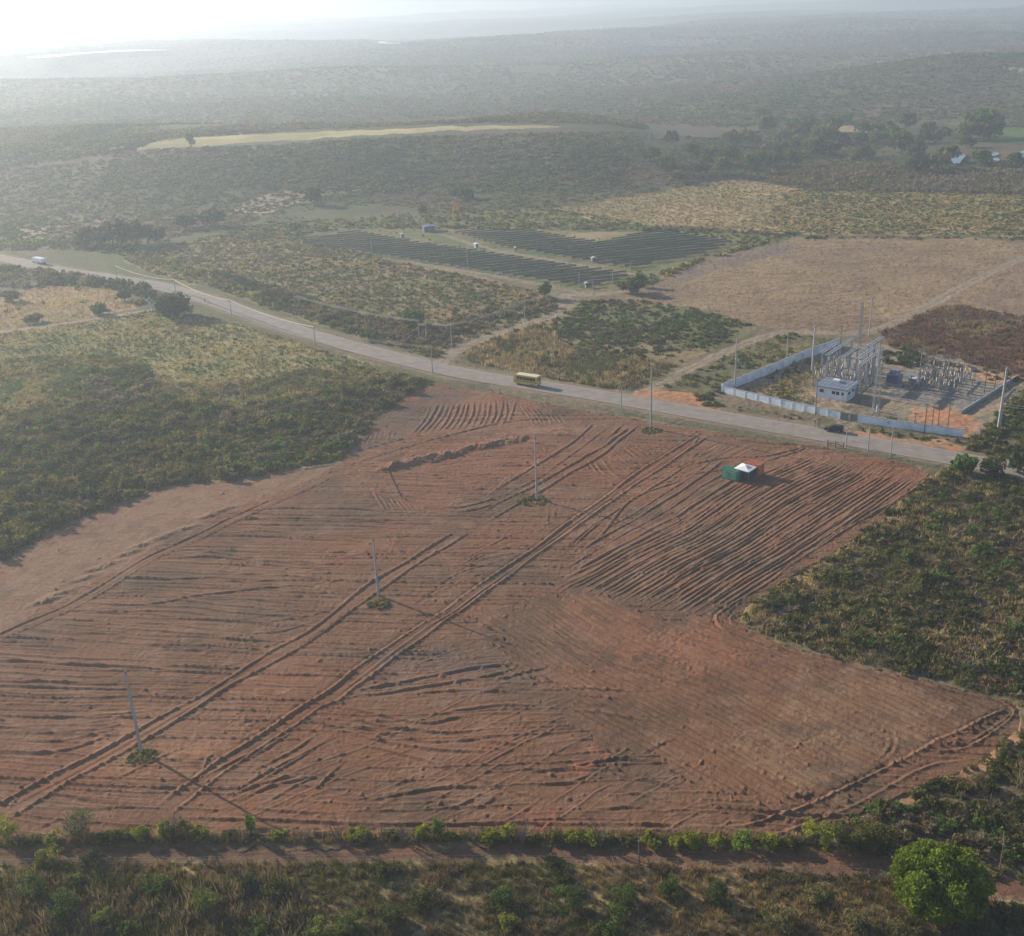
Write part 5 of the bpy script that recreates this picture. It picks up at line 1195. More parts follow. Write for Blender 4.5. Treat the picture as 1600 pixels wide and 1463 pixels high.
# ------------------------------------------------------------------ people
def person(px, label, shirt, trousers, rotz=0, stride=.18):
    g = un(*px); v = {}; names = []
    def add(n, co, r): v[n] = len(names); names.append((co, r))
    add('pel', (0, 0, .93), .145); add('wai', (0, .01, 1.08), .13); add('che', (0, .01, 1.32), .155); add('nec', (0, .01, 1.47), .062); add('hea', (0, .03, 1.58), .10); add('top', (0, .03, 1.68), .085)
    E_ = [('pel', 'wai'), ('wai', 'che'), ('che', 'nec'), ('nec', 'hea'), ('hea', 'top')]
    for s, k in ((-1, 'l'), (1, 'r')):
        st = stride * s
        add('hip' + k, (s * .10, 0, .88), .10); add('kne' + k, (s * .11, st * .5 + .03, .48), .066); add('ank' + k, (s * .11, st, .09), .043); add('toe' + k, (s * .12, st + .17, .04), .035)
        add('sho' + k, (s * .19, 0, 1.40), .068); add('elb' + k, (s * .25, -st * .4 - .02, 1.13), .046); add('wri' + k, (s * .25, -st + .08, .88), .032); add('han' + k, (s * .25, -st + .12, .78), .036)
        E_ += [('pel', 'hip' + k), ('hip' + k, 'kne' + k), ('kne' + k, 'ank' + k), ('ank' + k, 'toe' + k), ('che', 'sho' + k), ('sho' + k, 'elb' + k), ('elb' + k, 'wri' + k), ('wri' + k, 'han' + k)]
    me = bpy.data.meshes.new('person'); me.from_pydata([c for c, r in names], [(v[a], v[b]) for a, b in E_], []); me.update()
    o = bpy.data.objects.new('person', me); C.objects.link(o); o.location = (g[0], g[1], .03); o.rotation_euler = (0, 0, rotz)
    sk = o.modifiers.new('Skin', 'SKIN'); o.modifiers.new('Sub', 'SUBSURF').render_levels = 2
    if not me.skin_vertices: me.attributes.new('skin', 'FLOAT', 'POINT')
    for i, (c, r) in enumerate(names):
        d = me.skin_vertices[0].data[i]; d.radius = (r, r * .8 if i in (0, 1, 2) else r); d.use_root = (i == 0)
    m, nt, N, L = new_mat('person_clothes'); ou = N.new('ShaderNodeOutputMaterial'); b = N.new('ShaderNodeBsdfPrincipled'); b.inputs['Roughness'].default_value = .85
    tc = N.new('ShaderNodeTexCoord'); sx = N.new('ShaderNodeSeparateXYZ'); cr = N.new('ShaderNodeValToRGB'); cr.color_ramp.interpolation = 'CONSTANT'
    mr = N.new('ShaderNodeMapRange'); mr.inputs[1].default_value = 0; mr.inputs[2].default_value = 1.8
    e = cr.color_ramp.elements; e[0].position = 0; e[0].color = (.03, .025, .02, 1); e[1].position = .05; e[1].color = (*trousers, 1)
    x = e.new(.53); x.color = (*shirt, 1); x = e.new(.82); x.color = (.22, .12, .075, 1)
    L.new(tc.outputs['Object'], sx.inputs[0]); L.new(sx.outputs['Z'], mr.inputs[0]); L.new(mr.outputs[0], cr.inputs[0]); L.new(cr.outputs[0], b.inputs['Base Color']); L.new(b.outputs[0], ou.inputs[0])
    me.materials.append(m); tag(o, label, 'person')
    bm = bmesh.new(); bmesh.ops.create_uvsphere(bm, u_segments=12, v_segments=8, radius=.118)
    for q in list(bm.verts):
        if q.co.z < -.01 and q.co.y > -.03: q.co *= .86
        q.co.y *= 1.08
    hm_ = bpy.data.meshes.new('hair'); bm.to_mesh(hm_); bm.free(); hm_.materials.append(M['rubber'])
    h = bpy.data.objects.new('hair', hm_); C.objects.link(h); h.parent = o; h.location = (0, .015, 1.665)
    return o
person((1271, 667.5), 'person in a pale shirt standing at the road edge before the black car', (.70, .60, .46), (.45, .38, .30), 1.2)
person((1279, 667.5), 'person in dark brown clothes standing at the road edge before the black car', (.10, .06, .045), (.05, .045, .05), -1.0)
person((320.5, 473), 'person in dark clothes on the road right of the dark dome-shaped tree', (.03, .03, .04), (.03, .03, .035), 2.0, .3)

# ------------------------------------------------------------------ substation
SO = un(1128, 614)[:2]; SC_ = un(1503, 683)[:2]; sv = (SC_ - SO) / np.linalg.norm(SC_ - SO); tv = np.array([-sv[1], sv[0]]); SROT = math.atan2(sv[1], sv[0])
def st(a, b): return SO + sv * a + tv * b
def sloc(a, b, z=0): q = st(a, b); return (q[0], q[1], z)
def pxst(x, y): q = un(x, y)[:2] - SO; return float(q @ sv), float(q @ tv)
def wall(pts, h, th, label, m='whitewall', cap=True, name='perimeter_wall', z0=-.2):
    """wall through world points; posts every few metres, coping on top"""
    t = empty(name, (pts[0][0], pts[0][1], 0), 0, label, 'wall'); o0 = np.array([pts[0][0], pts[0][1]])
    mb = MB(); cp = MB(); ps = MB()
    for a, b in zip(pts[:-1], pts[1:]):
        a = np.array(a) - o0; b = np.array(b) - o0; d = (b - a) / np.linalg.norm(b - a); n = np.array([-d[1], d[0]]) * th / 2
        def slab(M_, a, b, n, z0, z1): M_.add([(*(a - n), z0), (*(b - n), z0), (*(b + n), z0), (*(a + n), z0), (*(a - n), z1), (*(b - n), z1), (*(b + n), z1), (*(a + n), z1)], [(3, 2, 1, 0), (4, 5, 6, 7), (0, 1, 5, 4), (1, 2, 6, 5), (2, 3, 7, 6), (3, 0, 4, 7)])
        slab(mb, a, b, n, z0, h); slab(cp, a - d * .04, b + d * .04, n * 1.5, h + .003, h + .10)
        k = max(1, int(np.linalg.norm(b - a) / 3.2))
        for i in range(k + 1):
            q = a + (b - a) * i / k; slab(ps, q - d * .14, q + d * .14, n * 1.7, z0, h - .004)
    mb.build('panel', m, t)
    if cap: cp.build('coping', 'greyconcrete', t); ps.build('pillar', m, t)
    return t
wp = lambda *q: [un(*c)[:2] for c in q]
wall(wp((1128, 614), (1220, 635), (1312, 655)), 1.9, .2, 'pale blue and white boundary wall left of the substation gate', 'bluewall')
wall(wp((1341, 660), (1420, 672), (1503, 683)), 1.9, .2, 'white stained boundary wall right of the substation gate', 'bluewall')
wall([SO + tv * .3, *wp((1200, 585), (1255, 562), (1312, 541))], 2.5, .2, 'long side wall of the substation running back from the left corner', 'bluewall')
wall([st(57.8, 15.5), st(60, 33), st(62, 51)], .9, .3, 'low concrete wall along the right side of the substation yard', 'greyconcrete', False, 'low_wall')
t = empty('metal_gate', (*un(1312, 655)[:2], 0), math.atan2(*(un(1341, 660)[:2] - un(1312, 655)[:2])[::-1]), 'grey green double gate between the two front walls of the substation', 'gate')
GW = float(np.linalg.norm(un(1341, 660)[:2] - un(1312, 655)[:2]))
M['gatepaint'] = mat('gate_paint', (.16, .22, .21), .6)
for k in range(2):
    x0 = .12 + k * (GW / 2 - .06); x1 = x0 + GW / 2 - .2
    l = MB().box(x0, x1, -.02, .02, .15, 1.9).build('gate_leaf', 'gatepaint', t)
    mb = MB()
    for z in (.1, 1.0, 1.86): mb.box(x0, x1, -.05, -.022, z, z + .08)
    mb.build('rail', 'steel', l)
# control house
a0, b0, a1, b1_ = 22.4, 9.3, 30.7, 16.7; HH = 3.1
t = empty('control_house', sloc(a0, b0), SROT, 'white single-storey control house with a grey blue flat roof', 'building')
LW, LD = a1 - a0, b1_ - b0
MB().box(0, LW, 0, LD, -.1, HH).build('wall', 'whitewall', t)
r = MB().box(-.45, LW + .45, -.45, LD + .45, HH + .003, HH + .28, .03).build('roof', 'roofblue', t)
for k in range(9): MB().box(-.4 + k * LW / 8.0 * 1.05, -.33 + k * LW / 8.0 * 1.05, -.4, LD + .4, HH + .283, HH + .33).build('roof_rib', 'roofblue', r)
MB().box(2.6, 4.4, 4.2, 5.6, HH + .33, HH + .95, .03).build('roof_tank', 'whitepaint', r)
for (x0, x1) in ((1.0, 2.1), (4.3, 5.2), (5.4, 6.3), (6.9, 7.5)):
    f = MB().box(x0 - .06, x1 + .06, -.035, -.004, 1.55, 2.55).build('window', 'whitepaint', t); MB().box(x0, x1, -.05, -.038, 1.61, 2.49).build('pane', 'glass', f)
for (y0, y1) in ((.8, 2.4), (3.6, 5.2)):
    f = MB().box(LW + .004, LW + .035, y0 - .06, y1 + .06, 1.55, 2.5).build('window', 'whitepaint', t); MB().box(LW + .038, LW + .05, y0, y1, 1.61, 2.44).build('pane', 'glass', f)
d = MB().box(LW + .004, LW + .04, 5.9, 6.8, 0, 2.1).build('door', 'gatepaint', t); MB().box(LW + .043, LW + .08, 6.0, 6.06, 1.0, 1.1).build('handle', 'steel', d)
# gantries
def gantry(a, b0, b1, h, label, n=3):
    t = empty('gantry_frame', sloc(a, b0), SROT + PI / 2, label, 'gantry'); Ln = b1 - b0
    for k in range(n):
        x = Ln * k / (n - 1); MB().add([(x - .24, -.2, -.3), (x + .24, -.2, -.3), (x + .24, .2, -.3), (x - .24, .2, -.3), (x - .15, -.13, h + .5), (x + .15, -.13, h + .5), (x + .15, .13, h + .5), (x - .15, .13, h + .5)], [(3, 2, 1, 0), (4, 5, 6, 7), (0, 1, 5, 4), (1, 2, 6, 5), (2, 3, 7, 6), (3, 0, 4, 7)]).build('column', 'gantry', t)
    for s in (-1, 1): MB().box(-.9, Ln + .9, s * .38 - .11, s * .38 + .11, h - .16, h + .16).build('beam', 'gantry', t)
    mb = MB()
    for k in range(int(Ln / 1.4)): mb.box(.5 + k * 1.4, .62 + k * 1.4, -.27, .27, h - .05, h + .06)
    mb.build('tie', 'gantry', t)
    for k in range(6):
        x = Ln * (k + .5) / 6; MB().lathe([(.03, 0), (.03, -.15), (.13, -.18), (.06, -.3), (.13, -.36), (.06, -.5), (.13, -.56), (.04, -.8)], (x, -.38 if k % 2 else .38, h - .16), 8).build('insulator', 'porcelain', t)
gantry(20.6, 20.5, 37.5, 8.3, 'concrete gantry frame on the left of the substation, nearest the side wall')
gantry(24.0, 21, 33, 7.6, 'concrete gantry frame second from the side wall of the substation')
gantry(28.9, 20, 32, 8.5, 'concrete gantry frame with the high pale beam behind the control house')
gantry(31.0, 16.5, 27.5, 8.2, 'concrete gantry frame nearest the tall lattice-based pole')
gantry(27.4, 32.5, 41.5, 8.6, 'concrete gantry frame at the back of the substation yard')
gantry(17.0, 25.5, 36, 7.0, 'lower concrete gantry frame beside the substation side wall', 2)
# tall masts
def mast(px, h, w0, w1, label, m='concrete'):
    g = un(*px); t = empty('lattice_mast', g, SROT, label, 'mast')
    for sx in (-1, 1):
        for sy in (-1, 1): MB().tube((sx * w0, sy * w0, -.3), (sx * w1, sy * w1, h), .075, .05, 6).build('leg', m, t)
    mb = MB(); n = int(h / 1.3)
    for k in range(n):
        z0, z1 = h * k / n, h * (k + 1) / n; q0 = w0 + (w1 - w0) * k / n; q1 = w0 + (w1 - w0) * (k + 1) / n
        for f in ((1, 0), (-1, 0), (0, 1), (0, -1)):
            p0 = [(f[0] * q0 - f[1] * q0, f[1] * q0 + f[0] * q0, z0), (f[0] * q1 + f[1] * q1, f[1] * q1 - f[0] * q1, z1)]
            mb.tube(p0[0], p0[1], .045, n=4)
            mb.tube((f[0] * q0 - f[1] * q0, f[1] * q0 + f[0] * q0, z0), (f[0] * q0 + f[1] * q0, f[1] * q0 - f[0] * q0, z0), .045, n=4)
    mb.build('bracing', m, t)
    return t
mast((1367.5, 648), 18.0, .75, .28, 'tall tapering mast standing just behind the substation front wall')
mast((1342, 540), 13.5, .42, .26, 'slender grey mast at the back corner of the substation', 'greyconcrete')
pole((1269, 578), 12.75, 'tall grey double pole at the left end of the gantries', r0=.34, r1=.2)
pole((1358, 524), 11.75, 'bright pale pole behind the substation on the brown field edge', r0=.22, r1=.15)
t = empty('surveillance_post', un(1370.5, 644), 0, 'short white cabinet post beside the foot of the tall mast', 'cabinet')
MB().box(-.22, .22, -.18, .18, 0, 1.9, .03).build('cabinet', 'whitepaint', t); MB().box(-.3, .3, -.26, .26, -.1, .12).build('base', 'greyconcrete', t)
DPX = [((1274, 648), 9.25, 'dark pole in front of the left boundary wall by the control house'), ((1444, 676), 7.2, 'first dark pole behind the right boundary wall, counting from the gate'), ((1455, 676), 6.6, 'thin dark pole between the first and third behind the right boundary wall'), ((1465, 669), 6.0, 'third dark pole behind the right boundary wall'), ((1480, 673), 7.0, 'last dark pole at the right end of the boundary wall'),
       ((1428, 673), 4.5, 'shortest dark pole behind the right boundary wall'), ((1422, 612), 4.4, 'dark pole at the left end of the right switchyard'), ((1517, 617), 4.2, 'dark pole in front of the grey gravel of the right switchyard'), ((1538, 614), 6.2, 'dark pole by the low concrete wall'), ((1553, 614), 6.0, 'dark pole beyond the low concrete wall'), ((1577, 607), 5.0, 'dark pole at the far right of the substation'), ((1253, 583), 5.5, 'thin dark pole left of the gantries near the side wall'),
       ((1342, 630), 6.6, 'dark pole at the right corner of the control house'), ((1257, 590), 3.8, 'thin lamp pole on the bare yard left of the control house'), ((1270, 604), 7.0, 'thin dark pole left of the control house'), ((1313, 545), 7.0, 'thin pole at the far end of the side wall')]
for px, h, lb in DPX:
    t, g = pole(px, h, lb, 'yard_pole', 'darkpole', .12, .08, .55, SROT, arm_z=.2)
t, g = pole((1437, 585), 6.5, 'pale lamp pole with a double head behind the switchyard', 'lamp_pole', 'greyconcrete', .12, .08, .7, SROT, arm_z=0)
for s in (-1, 1): MB().box(s * .75 - .25, s * .75 + .25, -.05, .25, 6.3, 6.45, .03).build('lamp_head', 'lampglass', t)
# insulator posts in both yards
ip = empty('insulator_post', (0, 0, 0))
MB().box(-.22, .22, -.22, .22, -.2, .18).build('base', 'greyconcrete', ip); MB().tube((-.12, 0, .18), (-.09, 0, 2.0), .05, n=6).tube((.12, 0, .18), (.09, 0, 2.0), .05, n=6).box(-.18, .18, -.1, .1, 2.0, 2.08).build('stand', 'steel', ip)
MB().lathe([(.07, 0), (.15, .06), (.08, .16), (.15, .24), (.08, .34), (.15, .42), (.08, .52), (.15, .6), (.08, .7), (.15, .8), (.06, .95), (.1, 1.0), (.1, 1.1)], (0, 0, 2.08), 10).build('insulator', 'porcelain', ip)
first = True; spots = []
for i in range(8):
    for j in range(8): spots.append((16.0 + i * 1.95 + .5 * (j % 2), 19.5 + j * 2.3, 'L'))
for i in range(9):
    for j in range(8): spots.append((42.2 + i * 1.25, 27.0 + j * 2.3, 'R'))
for a, b, sd_ in spots:
    if sd_ == 'L' and a > 19.9 and b < 18.5: continue
    if rnd.random() < .10: continue
    o = ip if first else copy_tree(ip); first = False
    o.location = sloc(a + rnd.uniform(-.2, .2), b + rnd.uniform(-.3, .3)); o.rotation_euler = (0, 0, SROT); o.scale = (1.2, 1.2, rnd.uniform(.85, 1.3) * 1.1)
    tag(o, 'insulator post on a steel stand under the concrete gantries' if sd_ == 'L' else 'insulator post on a steel stand in the right switchyard', 'insulator post', 'insulator posts under the gantries' if sd_ == 'L' else 'insulator posts in the right switchyard')
# bus support frames
def frame(a, b, L, h, label, ax):
    t = empty('steel_frame', sloc(a, b), SROT + (PI / 2 if ax else 0), label, 'steel frame')
    for x in (0, L):
        MB().tube((x, -.25, -.2), (x, -.1, h), .06, n=6).tube((x, .25, -.2), (x, .1, h), .06, n=6).build('post', 'steel', t)
    MB().box(-.4, L + .4, -.18, -.06, h, h + .16).box(-.4, L + .4, .06, .18, h, h + .16).build('beam', 'steel', t)
    for k in range(3):
        MB().lathe([(.05, 0), (.14, .06), (.07, .18), (.14, .28), (.07, .4), (.14, .5), (.05, .7)], (L * (k + .5) / 3, 0, h + .16), 8).build('insulator', 'porcelain', t)
FR = [(43, 28, 6, 4.4, 0, 'low steel frame at the front of the right switchyard'), (43, 33, 7, 5.0, 0, 'steel frame second from the front of the right switchyard'), (44, 38, 7, 5.4, 0, 'steel frame in the middle of the right switchyard'), (45, 43, 7, 5.6, 0, 'tall steel frame at the back of the right switchyard'), (42.2, 30, 12, 4.8, 1, 'long steel frame along the left side of the right switchyard'), (53.4, 29, 12, 4.0, 1, 'long steel frame along the right side of the right switchyard'),
      (18, 22, 6, 4.2, 0, 'low steel frame at the front under the gantries'), (18, 31, 8, 4.8, 0, 'steel frame at the back under the gantries'), (22, 17.5, 7, 3.4, 0, 'low pipe frame behind the control house')]
for a, b, L, h, ax, lb in FR: frame(a, b, L, h, lb, ax)
# transformer
t = empty('transformer', sloc(34.2, 28.4), SROT, 'blue violet transformer with cooling fins between the two yards', 'transformer')
MB().box(0, 3.6, 0, 2.2, .4, 3.0, .06).build('tank', 'transformer', t); MB().box(-.4, 4.0, -.4, 2.6, 0, .4).build('plinth', 'greyconcrete', t)
for s, y0, y1 in ((0, -.75, -.02), (1, 2.22, 2.95)):
    mb = MB()
    for k in range(9): mb.box(.3 + k * .36, .38 + k * .36, y0, y1, .7, 2.7)
    mb.build('radiator', 'transformer', t)
MB().tube((.4, 1.1, 3.75), (3.2, 1.1, 3.75), .42, n=14).box(.9, 1.1, 1, 1.2, 3.0, 3.4).box(2.5, 2.7, 1, 1.2, 3.0, 3.4).build('conservator', 'transformer', t)
for k in range(3): MB().lathe([(.09, 0), (.2, .1), (.1, .25), (.2, .4), (.1, .55), (.18, .7), (.05, 1.2)], (.8 + k, .55, 3.0), 10).build('bushing', 'porcelain', t)
t = empty('cable_kiosk', sloc(39.2, 31.4), SROT, 'small kiosk with a white flat roof right of the transformer', 'kiosk')
MB().box(0, 1.8, 0, 1.3, 0, 1.7).build('wall', 'greyconcrete', t); MB().box(-.3, 2.1, -.3, 1.6, 1.703, 1.86, .02).build('roof', 'whitepaint', t); MB().box(.5, 1.3, -.03, -.004, .1, 1.5).build('door', 'gatepaint', t)
for a, b, c_, dd, lb in ((33.0, 25.6, 7.4, .35, 'concrete kerb edging the transformer bay'), (41.0, 26.2, .35, 21, 'long concrete kerb on the left of the right switchyard'), (41.4, 25.4, 12, .35, 'concrete kerb along the front of the right switchyard')):
    o = MB().box(0, c_, 0, dd, -.1, .28, .04).build('kerb', 'concrete'); o.location = sloc(a, b); o.rotation_euler = (0, 0, SROT); tag(o, lb, 'kerb')
MB_ = MB()
o = MB().tube((0, 0, 2.2), (11, 0, 2.2), .14, n=8).tube((.5, 0, -.1), (.5, 0, 2.1), .09, n=6).tube((5.5, 0, -.1), (5.5, 0, 2.1), .09, n=6).tube((10.5, 0, -.1), (10.5, 0, 2.1), .09, n=6).build('pipe_bus', 'whitepaint'); o.location = sloc(25.6, 17.2); o.rotation_euler = (0, 0, SROT + PI / 2); tag(o, 'pale pipe busbar on three short legs behind the control house', 'busbar')
# conductors
def wires(name, pairs, r, label, group):
    for a, b, s_ in pairs:
        a = np.array(a); b = np.array(b); pts = []
        for i in range(9):
            tt = i / 8; q = a * (1 - tt) + b * tt; q[2] -= s_ * 4 * tt * (1 - tt); pts.append(q)
        tag(MB().path(pts, [r] * 9, 4).build(name, 'wire'), label, 'wire', group)
wires('conductor', [(np.array(sloc(20.6, 21.5 + k * 2.6, 7.4)), np.array(sloc(31.0 if k < 3 else 28.9, 20 + k * 2.4, 7.4)), .5) for k in range(6)], .035, 'sagging conductor strung between the concrete gantries', 'conductors between the gantries')
wires('conductor', [(np.array(sloc(43, 28 + k * 2.4, 5.2)), np.array(sloc(52, 29 + k * 2.4, 4.6)), .25) for k in range(7)], .03, 'conductor strung over the right switchyard', 'conductors over the right switchyard')

# ------------------------------------------------------------------ solar rows
FB_ = G([(470, 376), (560, 363), (640, 379), (740, 393), (870, 414), (988, 430), (975, 438), (925, 452), (840, 440), (740, 424), (600, 402), (480, 386)])
RB_ = G([(700, 362), (830, 361), (880, 372), (940, 380), (1010, 363), (1050, 364), (1148, 379), (1120, 393), (1060, 408), (982, 421), (880, 404), (780, 386)])
sdir = np.array([.966, .258]); sn_ = np.array([-.258, .966])
ORD = ['first', 'second', 'third', 'fourth', 'fifth', 'sixth', 'seventh', 'eighth', 'ninth', 'tenth', 'eleventh', 'twelfth', 'thirteenth', 'fourteenth', 'fifteenth', 'sixteenth', 'seventeenth', 'eighteenth', 'nineteenth', 'twentieth', 'twenty-first', 'twenty-second', 'twenty-third', 'twenty-fourth', 'twenty-fifth', 'twenty-sixth', 'twenty-seventh', 'twenty-eighth', 'twenty-ninth', 'thirtieth', 'thirty-first', 'thirty-second']
for poly, bn in ((FB_, 'near'), (RB_, 'far')):
    vv = poly @ sn_; uu = poly @ sdir; k = 0
    v = vv.min() + 2.5
    while v < vv.max() - 1:
        us = np.arange(uu.min(), uu.max(), .6); P_ = us[:, None] * sdir + v * sn_
        ok = inside(P_[:, 0], P_[:, 1], poly); i = 0; runs = []
        while i < len(us):
            if ok[i]:
                j = i
                while j + 1 < len(us) and ok[j + 1]: j += 1
                if us[j] - us[i] > 5: runs.append((us[i], us[j]))
                i = j + 1
            else: i += 1
        if runs:
            o0 = sdir * runs[0][0] + sn_ * v
            t = empty('solar_row', (o0[0], o0[1], 0), math.atan2(sdir[1], sdir[0]), 'dark solar panel row in the %s block, %s row from its front' % (bn, ORD[k]), 'solar row', 'solar panel rows'); k += 1
            for (ua, ub) in runs:
                L = ub - ua; x = ua - runs[0][0]; n = max(1, int(L / 7.2)); seg = L / n
                fr = MB(); pn = MB()
                for q in range(n):
                    dz = rnd.uniform(-.12, .12)
                    x0, x1 = x + q * seg + .08, x + (q + 1) * seg - .08
                    pn.add([(x0, -.8, 1.05 + dz), (x1, -.8, 1.05 + dz), (x1, .8, 1.2 + dz), (x0, .8, 1.2 + dz), (x0, -.8, 1.12 + dz), (x1, -.8, 1.12 + dz), (x1, .8, 1.27 + dz), (x0, .8, 1.27 + dz)], [(3, 2, 1, 0), (4, 5, 6, 7), (0, 1, 5, 4), (1, 2, 6, 5), (2, 3, 7, 6), (3, 0, 4, 7)])
                    for xx in (x0 + .6, x1 - .6): fr.tube((xx, -.7, -.2), (xx, -.7, 1.12 + dz), .06, n=5).tube((xx, .7, -.2), (xx, .7, 1.34 + dz), .06, n=5)
                pn.build('panel', 'solar', t)
                fr.tube((x + .4, -.7, .96), (x + L - .4, -.7, .96), .05, n=5).tube((x + .4, .7, 1.12), (x + L - .4, .7, 1.12), .05, n=5); fr.build('support', 'steel', t)
        v += 4.7
def shelter(px, w_, d_, h, label, name='inverter_shelter', roof='concrete', wallm='greyconcrete'):
    g = un(*px); t = empty(name, g, .25, label, 'shelter')
    MB().box(-w_ / 2 + .2, w_ / 2 - .2, -d_ / 2 + .2, d_ / 2 - .2, -.1, h).build('wall', wallm, t)
    MB().extrude([(-w_ / 2 - .2, h + .003), (w_ / 2 + .2, h + .003), (w_ / 2 + .2, h + .15), (0, h + .55), (-w_ / 2 - .2, h + .15)], -d_ / 2 - .2, d_ / 2 + .2).build('roof', roof, t)
    MB().box(-.4, .4, -d_ / 2 + .15, -d_ / 2 + .196, 0, min(2, h - .2)).build('door', 'gatepaint', t)
shelter((928, 409), 2.2, 1.5, 1.5, 'white roofed equipment shelter on the lane between the solar blocks')
shelter((806, 393), .9, .8, 1.6, 'narrow white equipment box on the lane between the solar blocks', 'equipment_box')
shelter((629, 372), 1.8, 1.4, 1.7, 'pale equipment shelter at the left end of the solar lane')
shelter((745, 387), 2.0, 1.4, 1.5, 'pale blue equipment shelter halfway along the solar lane', roof='bluewall', wallm='bluewall')
shelter((917, 449), 1.6, 1.2, 1.5, 'small pale cabinet at the near corner of the solar rows', 'equipment_box')
shelter((670, 361), 5.5, 4.5, 2.2, 'small house with a blue sheet roof behind the solar rows', 'blue_house', 'bluehouse', 'bluehouse')

# ------------------------------------------------------------------ fences
def fence(px, step, h, r, label, m='wood', strands=3, wr=.012, world=False, lean=.08):
    ln = smooth_line(G(px), step)
    t = empty('wire_fence', (ln[0][0], ln[0][1], 0), 0, label, 'fence'); o0 = ln[0]; tp = []
    for q in ln:
        d = q - o0; hh = h * rnd.uniform(.88, 1.1); e = (d[0] + rnd.uniform(-lean, lean), d[1] + rnd.uniform(-lean, lean), hh); tp.append(e)
        if len(tp) <= 100: MB().tube((d[0], d[1], -.4), e, r, r * .85, 6).build('post', m, t)
    for s in range(strands):
        f = (s + 1) / strands * .92; mb = MB().path([(e[0], e[1], e[2] * f) for e in tp], [wr] * len(tp), 4); mb.build('wire', 'wire', t)
    return t
fence([(-40, 1316), (200, 1313), (400, 1308), (700, 1307), (1000, 1308), (1150, 1312), (1255, 1318), (1400, 1336)], 2.6, 1.45, .06, 'wire fence on wooden posts along the upper side of the dirt lane')
fence([(-40, 1356), (300, 1352), (700, 1350), (1000, 1353), (1200, 1362), (1310, 1368), (1400, 1376)], 3.6, 1.4, .055, 'sparse wire fence along the lower side of the dirt lane')
fence([(640, 590), (760, 608), (830, 622), (960, 645), (1100, 668), (1200, 685), (1290, 700)], 3.4, 1.3, .05, 'wire fence between the road and the bare field, left of the field gate', 'greyconcrete')
fence([(1325, 704), (1400, 718), (1470, 735)], 3.0, 1.3, .05, 'wire fence between the road and the bare field, right of the field gate', 'greyconcrete')
fence([(600, 404.5), (740, 427), (840, 445), (915, 458)], 3.2, 2.0, .06, 'pale post fence along the front of the solar rows', 'concrete', 2, .02)
ga_, gb_ = un(1293, 697)[:2], un(1318, 700.5)[:2]
t = empty('field_gate', (ga_[0], ga_[1], 0), math.atan2(*(gb_ - ga_)[::-1]), 'barred wooden field gate on the verge by the road', 'gate'); Lg = float(np.linalg.norm(gb_ - ga_))
for x in (0, Lg * .5, Lg): MB().box(x - .08, x + .08, -.08, .08, -.3, 1.5).build('post', 'darkpole', t)
mb = MB()
for z in (.3, .75, 1.2): mb.box(.1, Lg - .1, -.13, -.083, z, z + .12)
mb.build('rail', 'darkpole', t)
MB().tube((.15, -.16, .25), (Lg * .45, -.16, 1.3), .045, n=5).tube((Lg * .55, -.16, 1.3), (Lg - .15, -.16, .25), .045, n=5).build('brace', 'darkpole', t)

# ------------------------------------------------------------------ water
def pond(px, name, label, lift=.4):
    P = np.array([unt(*q) for q in px]); z = float(np.percentile(hz(P[:, 0], P[:, 1]), 80)) + lift
    P = np.array([un(q[0], q[1], z) for q in px])
    ln = smooth_line(np.vstack([P[:, :2], P[:1, :2]]), 3.0)[:-1]; ln = ln + RG.normal(size=ln.shape) * .25
    me = bpy.data.meshes.new(name); me.from_pydata([(a, b, z) for a, b in ln], [], [tuple(range(len(ln)))]); me.materials.append(M['water'])
    o = bpy.data.objects.new(name, me); C.objects.link(o); tag(o, label, None, None, 'structure')
pond([(1484, 239), (1492, 237), (1500, 238), (1509, 243), (1503, 250), (1495, 258), (1486, 257), (1485, 248)], 'river_water', 'bright pond between the riverside trees', 1.2)
pond([(1542, 238), (1556, 238), (1563, 241), (1550, 244), (1543, 243)], 'river_water', 'narrow strip of bright water in the green marsh', .8)
pond([(1544, 247), (1558, 247), (1562, 251), (1550, 253), (1543, 251)], 'river_water', 'bright water pool beside the marsh plants', .8)
pond([(1578, 246), (1590, 238), (1610, 235), (1625, 246), (1600, 254), (1582, 254)], 'river_water', 'bright water at the right end of the marsh', .8)
pond([(40, 89.5), (90, 84.5), (150, 80.5), (215, 78), (265, 78), (210, 80), (140, 83.5), (70, 90.5)], 'lake_water', 'hazy lake gleaming on the plain in the upper left', 1)
pond([(583, 68), (596, 65), (610, 67), (630, 67), (622, 68.6), (600, 69)], 'lake_water', 'small bright lake in the haze at the top middle', 1)

# ------------------------------------------------------------------ asphalt road
def ribbon(line, o0, o1, zoff, name, m, parent=None, gaps=None, zf=None):
    a = offset_line(line, o0); b = offset_line(line, o1); n = len(line)
    V = np.zeros((n * 2, 3)); V[0::2, :2] = a; V[1::2, :2] = b
    zc = hz(line[:, 0], line[:, 1]) + zoff
    V[0::2, 2] = zc; V[1::2, 2] = zc
    F = np.array([(2 * i, 2 * i + 1, 2 * i + 3, 2 * i + 2) for i in range(n - 1) if gaps is None or not gaps(i)], np.int32)
    o = np_mesh(name, V, F, m, None, False)
    if parent: o.parent = parent
    return o
road = ribbon(ROAD, -4.1, 4.1, .02, 'asphalt_road', 'asphalt'); tag(road, 'worn grey asphalt road crossing behind the bare field', None, None, 'structure')
for d, nm in ((-3.75, 'edge_line'), (3.62, 'edge_line')):
    ln = ribbon(ROAD, d, d + .13, .026, nm, 'roadline', road, lambda i: vnoise(np.array([i / 5.0]), np.array([d]), 5)[0] < .42)
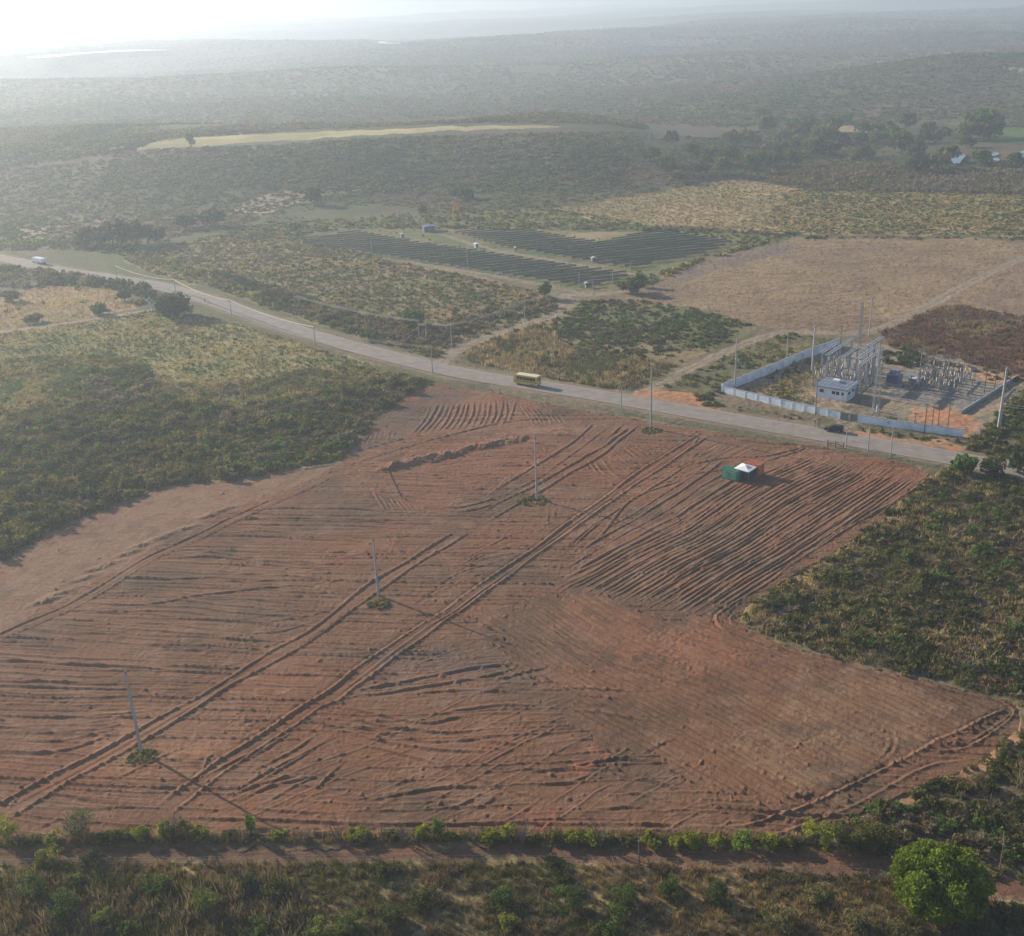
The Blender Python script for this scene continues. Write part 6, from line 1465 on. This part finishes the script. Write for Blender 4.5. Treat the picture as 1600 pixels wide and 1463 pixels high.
ribbon(ROAD, -.07, .07, .026, 'centre_line', 'roadline', road, lambda i: i % 4 != 0)

# ------------------------------------------------------------------ sky, sun, haze, camera
SUN_AZ, SUN_EL = math.radians(-52), math.radians(21)     # left of the view, above the horizon
w = bpy.data.worlds.new("World"); S.world = w; w.use_nodes = True
nt = w.node_tree; nt.nodes.clear()
wo = nt.nodes.new('ShaderNodeOutputWorld'); bg = nt.nodes.new('ShaderNodeBackground'); sk = nt.nodes.new('ShaderNodeTexSky')
sk.sky_type = 'NISHITA'; sk.sun_disc = False; sk.sun_elevation = SUN_EL; sk.sun_rotation = SUN_AZ
sk.air_density = .7; sk.dust_density = .5; sk.altitude = 200
bg.inputs['Strength'].default_value = .105
nt.links.new(sk.outputs[0], bg.inputs[0]); nt.links.new(bg.outputs[0], wo.inputs[0])
sd = Vector((math.sin(SUN_AZ) * math.cos(SUN_EL), math.cos(SUN_AZ) * math.cos(SUN_EL), math.sin(SUN_EL)))
lt = bpy.data.lights.new('sun', 'SUN'); lt.energy = 5.0; lt.angle = math.radians(.6); lt.color = (1.0, .87, .70)
lo = bpy.data.objects.new('sun', lt); C.objects.link(lo); lo.rotation_euler = sd.to_track_quat('Z', 'Y').to_euler(); lo.location = (0, 0, 60)

hm, nt, N, L = new_mat('haze_air')
o = N.new('ShaderNodeOutputMaterial'); v = N.new('ShaderNodeVolumePrincipled')
v.inputs['Color'].default_value = (.76, .88, 1.0, 1); v.inputs['Density'].default_value = .00036; v.inputs['Anisotropy'].default_value = .48
L.new(v.outputs[0], o.inputs['Volume'])
hb = MB().box(-16500, 16500, -60, 9600, -75, 112).build('haze', hm); tag(hb, 'pale haze lying over the whole plain', None, None, 'stuff')

cd = bpy.data.cameras.new('camera'); co = bpy.data.objects.new('camera', cd); C.objects.link(co)
cd.sensor_fit = 'HORIZONTAL'; cd.sensor_width = 36; cd.lens = 36 * FOC / 1600; cd.clip_end = 40000; cd.clip_start = .5
Rm = Matrix([[RGT[i], UPV[i], -FWD[i]] for i in range(3)])
co.matrix_world = Matrix.Translation((0, 0, CAM_H)) @ Rm.to_4x4()
S.camera = co
S.view_settings.view_transform = 'Standard'; S.view_settings.look = 'None'; S.view_settings.exposure = 0.5; S.view_settings.gamma = 1
S.cycles.volume_bounces = 1; S.cycles.max_bounces = 5; S.cycles.diffuse_bounces = 2; S.cycles.transmission_bounces = 3; S.cycles.transparent_max_bounces = 6
S.cycles.use_denoising = True
print('script', round(time.time() - _T0, 1))
